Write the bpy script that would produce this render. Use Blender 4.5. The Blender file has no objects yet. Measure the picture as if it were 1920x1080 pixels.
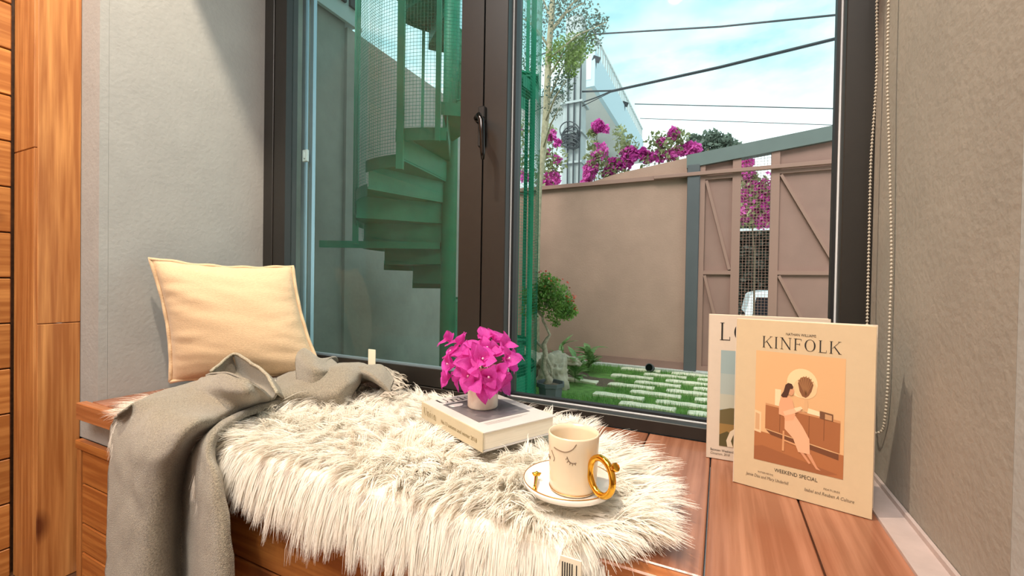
import bpy, bmesh, math, random
import numpy as np
from mathutils import Vector, Matrix, Euler, noise
random.seed(7); rng = np.random.default_rng(7)
SC = bpy.context.scene
COL = SC.collection
R = math.radians
# ------------------------------------------------------------------ camera
# origin: bench top level below the camera; +X along the window, +Y out to the garden
F = 805.0
cam_d = bpy.data.cameras.new('camera'); cam = bpy.data.objects.new('camera', cam_d); COL.objects.link(cam)
cam_d.sensor_width = 36; cam_d.lens = F/1920*36; cam_d.clip_start = .02; cam_d.clip_end = 300
CM = Matrix.Translation((0, 0, .34)) @ Matrix.Rotation(R(25.9), 4, 'Z') @ Matrix.Rotation(R(90-.67), 4, 'X') @ Matrix.Rotation(R(.95), 4, 'Z')
cam.matrix_world = CM
SC.camera = cam
# ------------------------------------------------------------------ world: hazy turquoise sky with white cloud
w = bpy.data.worlds.new('sky'); SC.world = w; w.use_nodes = True
nt = w.node_tree; nt.nodes.clear(); N = nt.nodes.new; L = nt.links.new
tc = N('ShaderNodeTexCoord'); sep = N('ShaderNodeSeparateXYZ'); L(tc.outputs['Generated'], sep.inputs[0])
mp = N('ShaderNodeMapping'); mp.inputs['Scale'].default_value = (1, 1, 2.6); L(tc.outputs['Generated'], mp.inputs[0])
ns = N('ShaderNodeTexNoise'); ns.inputs['Scale'].default_value = 2.3; ns.inputs['Detail'].default_value = 7; ns.inputs['Roughness'].default_value = .55; L(mp.outputs[0], ns.inputs[0])
cr = N('ShaderNodeValToRGB'); cr.color_ramp.elements[0].position = .46; cr.color_ramp.elements[1].position = .80
cr.color_ramp.elements[0].color = (.44, .82, .88, 1); cr.color_ramp.elements[1].color = (1.7, 1.85, 1.85, 1); L(ns.outputs[0], cr.inputs[0])
hz = N('ShaderNodeValToRGB'); hz.color_ramp.elements[0].position = .16; hz.color_ramp.elements[1].position = .44
hz.color_ramp.elements[0].color = (1, 1, 1, 1); hz.color_ramp.elements[1].color = (0, 0, 0, 1); L(sep.outputs[2], hz.inputs[0])
mx = N('ShaderNodeMixRGB'); mx.inputs[2].default_value = (1.75, 1.9, 1.9, 1); L(hz.outputs[0], mx.inputs[0]); L(cr.outputs[0], mx.inputs[1])
bg = N('ShaderNodeBackground'); bg.inputs[1].default_value = 1.05; L(mx.outputs[0], bg.inputs[0])
ow = N('ShaderNodeOutputWorld'); L(bg.outputs[0], ow.inputs[0])
# ------------------------------------------------------------------ sun through haze
def lamp(name, kind, energy, color, loc, rot=(0, 0, 0), **k):
    d = bpy.data.lights.new(name, kind); d.energy = energy; d.color = color
    for a, b in k.items(): setattr(d, a, b)
    o = bpy.data.objects.new(name, d); COL.objects.link(o); o.location = loc; o.rotation_euler = rot; return o
lamp('sun', 'SUN', 3.6, (1, .97, .92), (0, 0, 5), (R(40), R(-14), 0), angle=R(30))
WARM = (1, .84, .64)
lamp('downlight_near', 'SPOT', 155, WARM, (-.85, .26, 2.27), (0, 0, 0), spot_size=R(150), spot_blend=.6, shadow_soft_size=.03)
lamp('downlight_far', 'SPOT', 60, WARM, (-.3, -.9, 2.27), (0, 0, 0), spot_size=R(160), spot_blend=.6, shadow_soft_size=.06)
lamp('room_fill_light', 'AREA', 72, (1, .97, .93), (-.5, -.9, 2.25), (0, 0, 0), shape='RECTANGLE', size=1.6, size_y=1.4)  # broad soft fill added high in the room, stands for no real fixture
SC.view_settings.view_transform = 'Standard'; SC.view_settings.look = 'None'
SC.view_settings.gamma = 1; SC.view_settings.exposure = .12; SC.view_settings.use_curve_mapping = False
# ------------------------------------------------------------------ helpers
def P(px, py, x=None, y=None, z=None, d=None):
    """the place in the room where a sight line meets the plane x=, y=, z= or the depth d="""
    v = CM.to_3x3() @ Vector(((px-960)/F, -(py-540)/F, -1)); o = CM.translation
    if x is not None: t = (x-o.x)/v.x
    elif y is not None: t = (y-o.y)/v.y
    elif z is not None: t = (z-o.z)/v.z
    else: t = d
    return o + v*t
def cr_lin(c):
    return tuple(((v/255)/12.92 if v/255 <= .04045 else ((v/255+.055)/1.055)**2.4) for v in c) + (1,)
MATS = {}
def mat(name, col, rough=.6, metal=0, var=.0, vscale=20, bump=0, bscale=60, spec=.5, trans=0, stretch=(1, 1, 1), rnd=0, col2=None, sheen=0):
    m = bpy.data.materials.new(name); m.use_nodes = True; t = m.node_tree; b = t.nodes['Principled BSDF']
    c = cr_lin(col); b.inputs['Base Color'].default_value = c; b.inputs['Roughness'].default_value = rough
    b.inputs['Metallic'].default_value = metal; b.inputs['Specular IOR Level'].default_value = spec
    if sheen: b.inputs['Sheen Weight'].default_value = sheen
    tx = t.nodes.new('ShaderNodeTexCoord'); mg = t.nodes.new('ShaderNodeMapping'); mg.inputs['Scale'].default_value = stretch
    t.links.new(tx.outputs['Object'], mg.inputs[0]); out = None
    if var or col2:
        n = t.nodes.new('ShaderNodeTexNoise'); n.inputs['Scale'].default_value = vscale; n.inputs['Detail'].default_value = 5; n.inputs['Roughness'].default_value = .65
        t.links.new(mg.outputs[0], n.inputs[0])
        r = t.nodes.new('ShaderNodeValToRGB'); r.color_ramp.elements[0].position = .33; r.color_ramp.elements[1].position = .67
        lo = tuple(v*(1-var) for v in c[:3])+(1,); hi = tuple(min(1, v*(1+var)) for v in c[:3])+(1,)
        r.color_ramp.elements[0].color = lo; r.color_ramp.elements[1].color = cr_lin(col2) if col2 else hi
        t.links.new(n.outputs[0], r.inputs[0]); out = r.outputs[0]
    if rnd:
        oi = t.nodes.new('ShaderNodeObjectInfo'); h = t.nodes.new('ShaderNodeHueSaturation')
        mr = t.nodes.new('ShaderNodeMapRange'); mr.inputs[3].default_value = 1-rnd; mr.inputs[4].default_value = 1+rnd
        t.links.new(oi.outputs['Random'], mr.inputs[0]); t.links.new(mr.outputs[0], h.inputs['Value'])
        if out: t.links.new(out, h.inputs['Color'])
        else: h.inputs['Color'].default_value = c
        out = h.outputs[0]
    if out: t.links.new(out, b.inputs['Base Color'])
    if bump:
        n2 = t.nodes.new('ShaderNodeTexNoise'); n2.inputs['Scale'].default_value = bscale; n2.inputs['Detail'].default_value = 4
        t.links.new(mg.outputs[0], n2.inputs[0]); bp = t.nodes.new('ShaderNodeBump'); bp.inputs['Strength'].default_value = bump; bp.inputs['Distance'].default_value = .01
        t.links.new(n2.outputs[0], bp.inputs['Height']); t.links.new(bp.outputs[0], b.inputs['Normal'])
    if trans:
        tl = t.nodes.new('ShaderNodeBsdfTranslucent'); ms = t.nodes.new('ShaderNodeMixShader'); ms.inputs[0].default_value = trans
        if out: t.links.new(out, tl.inputs[0])
        else: tl.inputs[0].default_value = c
        t.links.new(b.outputs[0], ms.inputs[1]); t.links.new(tl.outputs[0], ms.inputs[2])
        t.links.new(ms.outputs[0], t.nodes['Material Output'].inputs[0])
    MATS[name] = m; return m
def wood(name, dark, lite, axis, rough=.45, rnd=.12, knots=True, scale=1.0):
    m = bpy.data.materials.new(name); m.use_nodes = True; t = m.node_tree; b = t.nodes['Principled BSDF']; n = t.nodes.new; l = t.links.new
    tx = n('ShaderNodeTexCoord'); oi = n('ShaderNodeObjectInfo'); va = n('ShaderNodeVectorMath'); va.operation = 'ADD'
    mu = n('ShaderNodeVectorMath'); mu.operation = 'SCALE'; mu.inputs[0].default_value = (7.3, 5.1, 9.7); l(oi.outputs['Random'], mu.inputs['Scale'])
    l(tx.outputs['Object'], va.inputs[0]); l(mu.outputs[0], va.inputs[1])
    s = [9*scale, 9*scale, 9*scale]; s[axis] = .9*scale
    mg = n('ShaderNodeMapping'); mg.inputs['Scale'].default_value = s; l(va.outputs[0], mg.inputs[0])
    a = n('ShaderNodeTexNoise'); a.inputs['Scale'].default_value = 1.3; a.inputs['Detail'].default_value = 4; a.inputs['Distortion'].default_value = .8; l(mg.outputs[0], a.inputs[0])
    wv = n('ShaderNodeMath'); wv.operation = 'MULTIPLY'; wv.inputs[1].default_value = 9; l(a.outputs[0], wv.inputs[0])
    sn = n('ShaderNodeMath'); sn.operation = 'SINE'; l(wv.outputs[0], sn.inputs[0])
    s2 = [60*scale]*3; s2[axis] = 2.2*scale
    mg2 = n('ShaderNodeMapping'); mg2.inputs['Scale'].default_value = s2; l(va.outputs[0], mg2.inputs[0])
    f = n('ShaderNodeTexNoise'); f.inputs['Scale'].default_value = 1.5; f.inputs['Detail'].default_value = 5; l(mg2.outputs[0], f.inputs[0])
    ad = n('ShaderNodeMath'); ad.operation = 'MULTIPLY_ADD'; ad.inputs[1].default_value = .16; l(sn.outputs[0], ad.inputs[0]); l(f.outputs[0], ad.inputs[2])
    r = n('ShaderNodeValToRGB'); r.color_ramp.elements[0].position = .28; r.color_ramp.elements[1].position = .72
    r.color_ramp.elements[0].color = cr_lin(dark); r.color_ramp.elements[1].color = cr_lin(lite); l(ad.outputs[0], r.inputs[0]); out = r.outputs[0]
    if knots:
        s3 = [5]*3; s3[axis] = 2.6
        mg3 = n('ShaderNodeMapping'); mg3.inputs['Scale'].default_value = s3; l(va.outputs[0], mg3.inputs[0])
        v = n('ShaderNodeTexVoronoi'); v.inputs['Scale'].default_value = 1; l(mg3.outputs[0], v.inputs[0])
        kr = n('ShaderNodeValToRGB'); kr.color_ramp.elements[0].position = .05; kr.color_ramp.elements[1].position = .14
        kr.color_ramp.elements[0].color = (.32, .22, .2, 1); kr.color_ramp.elements[1].color = (1, 1, 1, 1); l(v.outputs['Distance'], kr.inputs[0])
        km = n('ShaderNodeMixRGB'); km.blend_type = 'MULTIPLY'; km.inputs[0].default_value = 1; l(out, km.inputs[1]); l(kr.outputs[0], km.inputs[2]); out = km.outputs[0]
    h = n('ShaderNodeHueSaturation'); mr = n('ShaderNodeMapRange'); mr.inputs[3].default_value = 1-rnd; mr.inputs[4].default_value = 1+rnd
    l(oi.outputs['Random'], mr.inputs[0]); l(mr.outputs[0], h.inputs['Value']); l(out, h.inputs['Color']); l(h.outputs[0], b.inputs['Base Color'])
    b.inputs['Roughness'].default_value = rough
    bp = n('ShaderNodeBump'); bp.inputs['Strength'].default_value = .15; bp.inputs['Distance'].default_value = .004; l(f.outputs[0], bp.inputs['Height']); l(bp.outputs[0], b.inputs['Normal'])
    return m
def glass(name, tint, refl, rough=0.0, dust=0.0):
    m = bpy.data.materials.new(name); m.use_nodes = True; t = m.node_tree; n = t.nodes.new; l = t.links.new
    t.nodes.remove(t.nodes['Principled BSDF'])
    tr = n('ShaderNodeBsdfTransparent'); tr.inputs[0].default_value = tint+(1,)
    gl = n('ShaderNodeBsdfGlossy'); gl.inputs['Roughness'].default_value = rough
    fr = n('ShaderNodeFresnel'); fr.inputs[0].default_value = refl
    m1 = n('ShaderNodeMixShader'); ge = n('ShaderNodeNewGeometry'); sb_ = n('ShaderNodeMath'); sb_.operation = 'SUBTRACT'; sb_.use_clamp = True; l(fr.outputs[0], sb_.inputs[0]); l(ge.outputs['Backfacing'], sb_.inputs[1]); l(sb_.outputs[0], m1.inputs[0]); l(tr.outputs[0], m1.inputs[1]); l(gl.outputs[0], m1.inputs[2]); o = m1.outputs[0]
    if dust:
        df = n('ShaderNodeBsdfDiffuse'); df.inputs[0].default_value = (.7, .8, .78, 1)
        tx = n('ShaderNodeTexCoord'); ns_ = n('ShaderNodeTexNoise'); ns_.inputs['Scale'].default_value = 4; ns_.inputs['Detail'].default_value = 9; ns_.inputs['Roughness'].default_value = .75; l(tx.outputs['Object'], ns_.inputs[0])
        mr = n('ShaderNodeMapRange'); mr.inputs[1].default_value = .35; mr.inputs[2].default_value = .75; mr.inputs[3].default_value = dust*.3; mr.inputs[4].default_value = dust*1.2; l(ns_.outputs[0], mr.inputs[0])
        m2 = n('ShaderNodeMixShader'); l(mr.outputs[0], m2.inputs[0]); l(o, m2.inputs[1]); l(df.outputs[0], m2.inputs[2]); o = m2.outputs[0]
    l(o, t.nodes['Material Output'].inputs[0]); return m

def tag(o, label=None, cat=None, group=None, kind=None):
    if label: o['label'] = label
    if cat: o['category'] = cat
    if group: o['group'] = group
    if kind: o['kind'] = kind
    return o
def empty(name, loc=(0, 0, 0), label=None, cat=None, group=None, kind=None, rz=0):
    o = bpy.data.objects.new(name, None); COL.objects.link(o); o.location = loc; o.rotation_euler = (0, 0, rz); o.empty_display_size = .05
    return tag(o, label, cat, group, kind)
def link(name, me, m, parent=None, smooth=False, kind=None):
    if m is not None and not me.materials: me.materials.append(m)
    o = bpy.data.objects.new(name, me); COL.objects.link(o)
    if parent: o.parent = parent; o.matrix_parent_inverse = parent_world(parent).inverted()
    if smooth: me.polygons.foreach_set('use_smooth', [True]*len(me.polygons))
    if kind: o['kind'] = kind
    return o
def parent_world(p):
    m = Matrix.LocRotScale(p.location, p.rotation_euler, p.scale)
    return (parent_world(p.parent) @ p.matrix_parent_inverse @ m) if p.parent else m
class MB:
    """collects shapes in world coordinates for ONE mesh"""
    def __init__(s): s.v = []; s.f = []
    def add(s, vs, fs):
        k = len(s.v); s.v += [tuple(v) for v in vs]; s.f += [tuple(i+k for i in f) for f in fs]; return s
    def box(s, lo, hi, M=None):
        x0, y0, z0 = lo; x1, y1, z1 = hi
        vs = [Vector(p) for p in ((x0, y0, z0), (x1, y0, z0), (x1, y1, z0), (x0, y1, z0), (x0, y0, z1), (x1, y0, z1), (x1, y1, z1), (x0, y1, z1))]
        if M: vs = [M @ v for v in vs]
        return s.add(vs, [(0, 3, 2, 1), (4, 5, 6, 7), (0, 1, 5, 4), (1, 2, 6, 5), (2, 3, 7, 6), (3, 0, 4, 7)])
    def bar(s, a, b, wd, ht, up=Vector((0, 0, 1))):
        a = Vector(a); b = Vector(b); d = (b-a).normalized(); sd = d.cross(up)
        if sd.length < 1e-4: sd = Vector((1, 0, 0))
        sd.normalize(); u = sd.cross(d).normalized()
        vs = [p + sd*(i*wd/2) + u*(j*ht/2) for p in (a, b) for i, j in ((-1, -1), (1, -1), (1, 1), (-1, 1))]
        return s.add(vs, [(3, 2, 1, 0), (4, 5, 6, 7), (0, 1, 5, 4), (1, 2, 6, 5), (2, 3, 7, 6), (3, 0, 4, 7)])
    def tube(s, pts, rad, n=8, cap=True):
        pts = [Vector(p) for p in pts]; rads = rad if isinstance(rad, (list, tuple)) else [rad]*len(pts)
        k = len(s.v); up = None; rings = []
        for i, p in enumerate(pts):
            d = (pts[min(i+1, len(pts)-1)]-pts[max(i-1, 0)]).normalized()
            if up is None: up = d.orthogonal().normalized()
            up = (up - d*up.dot(d)).normalized(); sd = d.cross(up)
            rings.append([p + (up*math.cos(2*math.pi*j/n) + sd*math.sin(2*math.pi*j/n))*rads[i] for j in range(n)])
        vs = [v for r in rings for v in r]; fs = []
        for i in range(len(pts)-1):
            for j in range(n): fs.append((i*n+j, i*n+(j+1) % n, (i+1)*n+(j+1) % n, (i+1)*n+j))
        if cap: fs += [tuple(range(n-1, -1, -1)), tuple((len(pts)-1)*n+j for j in range(n))]
        return s.add(vs, fs)
    def lathe(s, prof, c, n=48, close=False):
        c = Vector(c); vs = [c+Vector((r*math.cos(2*math.pi*j/n), r*math.sin(2*math.pi*j/n), z)) for r, z in prof for j in range(n)]
        m = len(prof); fs = [(i*n+j, i*n+(j+1) % n, (i+1)*n+(j+1) % n, (i+1)*n+j) for i in range(m-1) for j in range(n)]
        return s.add(vs, fs)
    def prism(s, pts, ext):
        n = len(pts); ext = Vector(ext); vs = [Vector(p) for p in pts] + [Vector(p)+ext for p in pts]
        return s.add(vs, [tuple(range(n-1, -1, -1)), tuple(range(n, 2*n))] + [(i, (i+1) % n, n+(i+1) % n, n+i) for i in range(n)])
    def mesh(s, name):
        me = bpy.data.meshes.new(name); me.from_pydata(s.v, [], s.f); me.update(); return me
    def build(s, name, m, parent=None, smooth=False, kind=None, bevel=0):
        me = s.mesh(name)
        b = bmesh.new(); b.from_mesh(me); bmesh.ops.recalc_face_normals(b, faces=b.faces)
        if bevel: bmesh.ops.bevel(b, geom=b.edges[:], offset=bevel, segments=1, affect='EDGES')
        b.to_mesh(me); b.free()
        return link(name, me, m, parent, smooth, kind)
def fast_mesh(name, V, Q, m, parent=None, kind=None, smooth=False):
    """V (n,3) floats, Q (k,4) quads"""
    me = bpy.data.meshes.new(name); me.vertices.add(len(V)); me.vertices.foreach_set('co', np.asarray(V, np.float32).ravel())
    k, c = Q.shape; me.loops.add(k*c); me.loops.foreach_set('vertex_index', Q.astype(np.int32).ravel())
    me.polygons.add(k); me.polygons.foreach_set('loop_start', np.arange(k, dtype=np.int32)*c)
    me.update(calc_edges=True); me.validate()
    return link(name, me, m, parent, smooth, kind)
def sheet(grid, sub=6, noise_amp=0.0, nscale=14):
    """smooth surface through a grid of control points (Catmull-Rom both ways)"""
    G = np.array([[list(p) for p in row] for row in grid], float)
    def cat(A, n):
        out = []
        for i in range(len(A)-1):
            p0 = A[max(i-1, 0)]; p1 = A[i]; p2 = A[i+1]; p3 = A[min(i+2, len(A)-1)]
            for k in range(n):
                t = k/n; out.append(.5*((2*p1)+(-p0+p2)*t+(2*p0-5*p1+4*p2-p3)*t*t+(-p0+3*p1-3*p2+p3)*t**3))
        out.append(A[-1]); return np.array(out)
    G = cat(G, sub); G = cat(G.transpose(1, 0, 2), sub).transpose(1, 0, 2)
    if noise_amp:
        for i in range(G.shape[0]):
            for j in range(G.shape[1]):
                p = Vector(G[i, j]); G[i, j] += noise_amp*np.array(noise.noise_vector(p*nscale))
    return G
def sheet_mesh(mb, G):
    a, b, _ = G.shape; k = len(mb.v)
    mb.v += [tuple(p) for p in G.reshape(-1, 3)]
    mb.f += [(k+i*b+j, k+i*b+j+1, k+(i+1)*b+j+1, k+(i+1)*b+j) for i in range(a-1) for j in range(b-1)]
def copy_part(src, parent, name=None, loc=None):
    c = src.copy(); COL.objects.link(c); c.parent = parent
    if loc is not None: c.location = loc
    return c
# ------------------------------------------------------------------ materials
M_plaster = mat('grey_plaster', (160, 160, 158), .85, var=.05, vscale=9, bump=.12, bscale=90)
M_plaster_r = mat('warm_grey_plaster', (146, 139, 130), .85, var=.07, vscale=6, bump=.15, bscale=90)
M_frame = mat('dark_bronze_aluminium', (34, 31, 28), .42, spec=.5, var=.08, vscale=40)
M_black = mat('black_rubber', (14, 15, 18), .5)
M_white_g = mat('white_gasket', (215, 218, 222), .5)
M_track = mat('brushed_track', (150, 172, 185), .35, metal=.6)
M_chrome = mat('dark_steel', (60, 58, 58), .2, metal=1)
M_pine = wood('pine_cladding_horizontal', (158, 98, 46), (204, 144, 80), 1)
M_pinev = wood('pine_post_vertical', (156, 96, 48), (206, 146, 86), 2, rnd=.08)
M_pinex = wood('pine_front_panels', (156, 90, 40), (204, 136, 70), 0, rnd=.08)
M_bench = wood('varnished_bench_planks', (136, 86, 62), (178, 124, 98), 1, rough=.22, rnd=.07, knots=False, scale=.8)
M_nose = wood('bench_nosing', (158, 96, 56), (196, 130, 84), 0, rough=.3, rnd=.02, knots=False)
M_floor = wood('dark_floor', (70, 45, 30), (100, 66, 44), 0)
M_white_paint = mat('white_ceiling_paint', (232, 226, 216), .8)
M_strip = mat('pale_mauve_strip', (178, 162, 158), .45, var=.08, vscale=20)
M_glass_d = glass('dusty_glass', (.90, .97, .955), 1.40, 0, .015)
M_glass = glass('clear_glass', (.97, .99, .985), 1.12)
M_brown = mat('brown_render', (172, 137, 120), .9, var=.07, vscale=3, bump=.2, bscale=50)
M_brown2 = mat('brown_painted_steel', (146, 110, 98), .7, var=.06, vscale=5, bump=.05)
M_brown3 = mat('brown_painted_rail', (152, 114, 100), .6)
M_slate = mat('grey_green_steel', (98, 106, 102), .55, var=.06, vscale=5)
M_slate2 = mat('slate_blue_steel', (82, 82, 84), .6, var=.06, vscale=5)
M_green = mat('green_painted_steel', (10, 140, 104), .5, var=.1, vscale=12, bump=.08, bscale=120)
M_greenw = mat('green_wire', (60, 150, 122), .5)
M_concrete = mat('grey_concrete_wall', (162, 162, 155), .9, var=.12, vscale=2.5, bump=.2, bscale=30)
M_conc_l = mat('pale_concrete', (158, 166, 166), .9, var=.06, vscale=8, bump=.1)
M_bwhite = mat('white_building_paint', (196, 204, 204), .8, var=.03, vscale=2)
M_bcol = mat('pale_blue_building_paint', (168, 190, 198), .8)
M_soffit = mat('grey_soffit', (196, 196, 192), .9, var=.04)
M_dark = mat('dark_opening', (48, 46, 48), .6)
M_cable = mat('black_cable', (52, 56, 60), .6)
M_trunk = mat('pale_bark', (176, 164, 136), .9, var=.25, vscale=30, bump=.4, bscale=60)
M_bonsai = mat('bonsai_bark', (176, 160, 140), .9, var=.3, vscale=50, bump=.5, bscale=80)
M_leaf = mat('tree_leaf', (116, 150, 60), .6, trans=.35, col2=(150, 176, 90), var=.3, vscale=3)
M_leafd = mat('grey_green_leaf', (98, 112, 98), .7, trans=.3, var=.3, vscale=8)
M_leafb = mat('bonsai_leaf', (96, 150, 56), .5, trans=.45, col2=(170, 205, 110), var=.4, vscale=18)
M_leafv = mat('vine_leaf', (130, 142, 82), .6, trans=.35, col2=(170, 176, 130), var=.4, vscale=3)
M_leafh = mat('dark_hedge_leaf', (40, 44, 34), .7, var=.4, vscale=3)
M_bract = mat('garden_bract', (222, 46, 178), .6, trans=.35, col2=(236, 120, 200), var=.3, vscale=3)
M_vine = mat('vine_stem', (84, 76, 58), .9)
M_red = mat('red_bud', (220, 70, 50), .5)
M_hosta = mat('broad_leaf', (120, 168, 92), .5, trans=.4, col2=(180, 210, 146), var=.3, vscale=14)
M_rock = mat('pale_rock', (188, 172, 150), .9, var=.25, vscale=9, bump=.7, bscale=22)
M_soil = mat('soil', (112, 92, 76), .95, var=.35, vscale=60, bump=.6, bscale=90)
M_turf = mat('turf_base', (104, 140, 66), .95, var=.3, vscale=20)
M_grass = mat('grass_blade', (96, 156, 66), .6, trans=.4, col2=(150, 196, 104), var=.3, vscale=9)
M_paver = mat('cream_paver', (244, 234, 206), .9, var=.1, vscale=26, bump=.6, bscale=60, rnd=.05)
M_kerb = mat('kerb', (206, 200, 192), .9, var=.1, vscale=20)
M_pot = mat('grey_plastic_pot', (92, 96, 98), .6, var=.06)
M_asph = mat('street', (176, 174, 168), .9, var=.1)
M_car = mat('white_car_paint', (235, 238, 240), .25)
M_carg = mat('car_glass', (28, 32, 38), .1)
M_hide = mat('rug_hide', (236, 228, 214), .9, var=.06, vscale=30, bump=.8, bscale=60)
M_fur = mat('long_white_fur', (252, 247, 238), .75, trans=.42, col2=(252, 248, 240), var=.03, vscale=12, spec=.2)
M_cush = mat('cream_linen', (214, 184, 148), .9, var=.06, vscale=240, bump=.22, bscale=380, stretch=(1, .35, 1), sheen=.2)
M_wool = mat('grey_wool', (146, 136, 118), .95, var=.42, vscale=330, bump=.55, bscale=520, sheen=.4)
M_hem = mat('wool_hem', (178, 168, 148), .95, var=.2, vscale=200, bump=.7, bscale=240)
M_fringe = mat('fringe_wool', (188, 178, 164), .95, var=.2, vscale=120)
M_tag = mat('cream_tag', (240, 230, 206), .8)
M_petal = mat('bougainvillea_bract', (238, 36, 186), .5, trans=.5, col2=(248, 110, 214), var=.15, vscale=34, bump=.3, bscale=60, rnd=.10)
M_tubef = mat('tiny_flower_tube', (236, 170, 200), .5)
M_stem = mat('flower_stem', (120, 110, 70), .7)
M_marble = mat('cream_marbled_ceramic', (238, 224, 208), .5, var=.10, vscale=34, bump=.15, bscale=50)
M_ceram = mat('cream_glazed_ceramic', (226, 208, 180), .18)
M_saucer = mat('white_glazed_ceramic', (245, 240, 234), .18)
M_gold = mat('gold', (232, 176, 66), .12, metal=1)
M_goldl = mat('gold_line', (178, 128, 60), .35, metal=.6)
M_line = mat('fine_dark_line', (120, 100, 82), .6)
M_bookc = mat('pale_grey_cover', (206, 200, 196), .4, var=.04, vscale=10)
M_spine = mat('beige_spine', (196, 184, 156), .55, var=.03)
M_pages = mat('paper_pages', (240, 232, 216), .8, var=.06, vscale=400, stretch=(.02, .02, 1))
M_photo = mat('dark_cover_photo', (92, 88, 90), .3, col2=(132, 128, 132), var=.2, vscale=7)
M_photol = mat('photo_highlight', (226, 220, 214), .4)
M_ink = mat('black_ink', (28, 24, 22), .7)
M_inks = mat('soft_ink', (96, 84, 70), .7)
M_inkt = mat('brown_spine_ink', (128, 110, 70), .7)
M_mag = mat('ivory_cover', (204, 182, 148), .55, var=.02, vscale=60)
M_mag2 = mat('white_cover', (212, 196, 178), .55, var=.02, vscale=60)
M_chain = mat('grey_bead', (176, 168, 154), .4)
# ------------------------------------------------------------------ dimensions
XL, XR = -1.524, .256          # nook side walls
YW = 1.024                     # window plane
YF = .56                       # face of the wall around the nook
ZT = 1.675                     # nook ceiling
ZF = -.50; ZC = 2.30           # room floor and ceiling
ZG = -.62                      # garden ground
YG = 5.12                      # garden wall
# ------------------------------------------------------------------ room shell
def struct(name, mb, m, **k): o = mb.build(name, m, **k); o['kind'] = 'structure'; return o
struct('floor', MB().box((-1.9, -2.4, ZF-.1), (1.3, YF, ZF)), M_floor)
struct('ceiling', MB().box((-1.9, -2.4, ZC), (1.3, YF+.9, ZC+.1)), M_white_paint)
struct('wall_left', MB().box((XL-.12, YF+.02, -.46), (XL, YW+.12, ZC)), M_plaster)
struct('wall_right', MB().box((XR, YF+.02, -.46), (XR+.12, YW+.12, ZC)), M_plaster_r)
wf = MB()                      # grey wall face around the nook, with the band that runs below the bench
wf.box((-1.75, YF, -.116), (XL, YF+.0195, ZC)); wf.box((XR, YF, -.46), (1.3, YF+.0195, ZC)); wf.box((XL, YF, ZT), (XR, YF+.0195, ZC)); wf.box((XL, YF, -.116), (XR, YF+.0195, -.046))
wf.box((-1.79, YF+.0075, ZF), (XR+.1, YF+.0195, -.1165))
struct('wall_front', wf, M_plaster)
struct('ceiling_nook', MB().box((XL, YF+.02, ZT), (XR, YW+.12, ZT+.1)), M_plaster)
struct('wall_back', MB().box((-1.9, -2.5, ZF), (1.3, -2.4, ZC)), M_white_paint)
struct('wall_east', MB().box((1.3, -2.5, ZF), (1.4, YF+.1, ZC)), M_plaster)
# cladding on the west side wall: horizontal boards with open shadow joints
ww = struct('wall_west', MB().box((-1.90, -2.4, ZF), (-1.785, .56, ZC)), M_floor)
zj = .275-.125*5; k = 0
yj = [.463, -.9, -2.4]
zz = ZF
z0 = .34 + (518-98)/805*1.18 - .125*12
zs = [z0+.125*i for i in range(-1, 24)]
zs = [max(ZF, min(ZC, q)) for q in zs]
for a, b in zip(zs[:-1], zs[1:]):
    if b-a < .02: continue
    for y1, y0 in zip(yj[:-1], yj[1:]):
        MB().box((-1.785, y0+.001, a+.0018), (-1.763, y1-.001, b-.0018)).build('plank', M_pine, ww, bevel=.002)
# boxed corner post in front of the grey face
tp = empty('trim_1', (-1.7, .5, ZF), kind='structure')
ZJ1 = P(50, 283, y=.474).z; ZJ2 = P(110, 606, x=-1.628).z
for a, b in ((ZF, ZJ1), (ZJ1, ZC)):
    MB().box((-1.765, .468, a+.0008), (-1.632, .486, b-.0008)).build('board', M_pinev, tp, bevel=.0015)
for a, b in ((ZF, ZJ2), (ZJ2, ZC)):
    MB().box((-1.648, .474, a+.0008), (-1.628, .5595, b-.0008)).build('board', M_pinev, tp, bevel=.0015)
struct('trim_2', MB().box((XR-.041, .56, .0), (XR-.001, YW-.002, .0045)).box((XR-.006, .53, .0), (XR-.001, YW-.002, .012)), M_strip)  # thin pale grey-mauve strip on the bench along the right wall
# ------------------------------------------------------------------ window seat
seat = empty('window_seat', (-.63, .7, ZF), 'built-in window bench with reddish varnished plank top', 'bench')
xs = [XR-.001, .119, -.011, -.141, -.271, -.401, -.531, -.661, -.791, -.921, -1.051, -1.181, -1.311, -1.441, XL+.001]
for i, (b, a) in enumerate(zip(xs[:-1], xs[1:])):
    MB().box((a+.0012, .5475, -.044), (b-.0012, YW-.001, 0)).build('plank', M_bench, seat, bevel=.0016)
MB().box((XL-.026, .524, -.0457), (XR-.001, .5463, -.0005)).build('nosing', M_nose, seat, bevel=.002)
fr = MB().box((-1.61, .543, -.140), (XR+.1, .559, -.117)).build('top_rail', M_pinex, seat, bevel=.0015)
zb = [-.142, -.235, -.345, -.425, -.5]
for a, b in zip(zb[:-1], zb[1:]):
    for x0, x1 in ((-1.58, -1.06), (-1.058, -.3), (-.298, XR+.1)):
        MB().box((x0, .548, b+.0016), (x1-.002, .566, a-.0016)).build('front_panel', M_pinex, seat, bevel=.0025)
MB().box((-1.605, .545, ZF), (-1.582, .566, -.141)).build('corner_batten', M_pinev, seat, bevel=.001)
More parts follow.
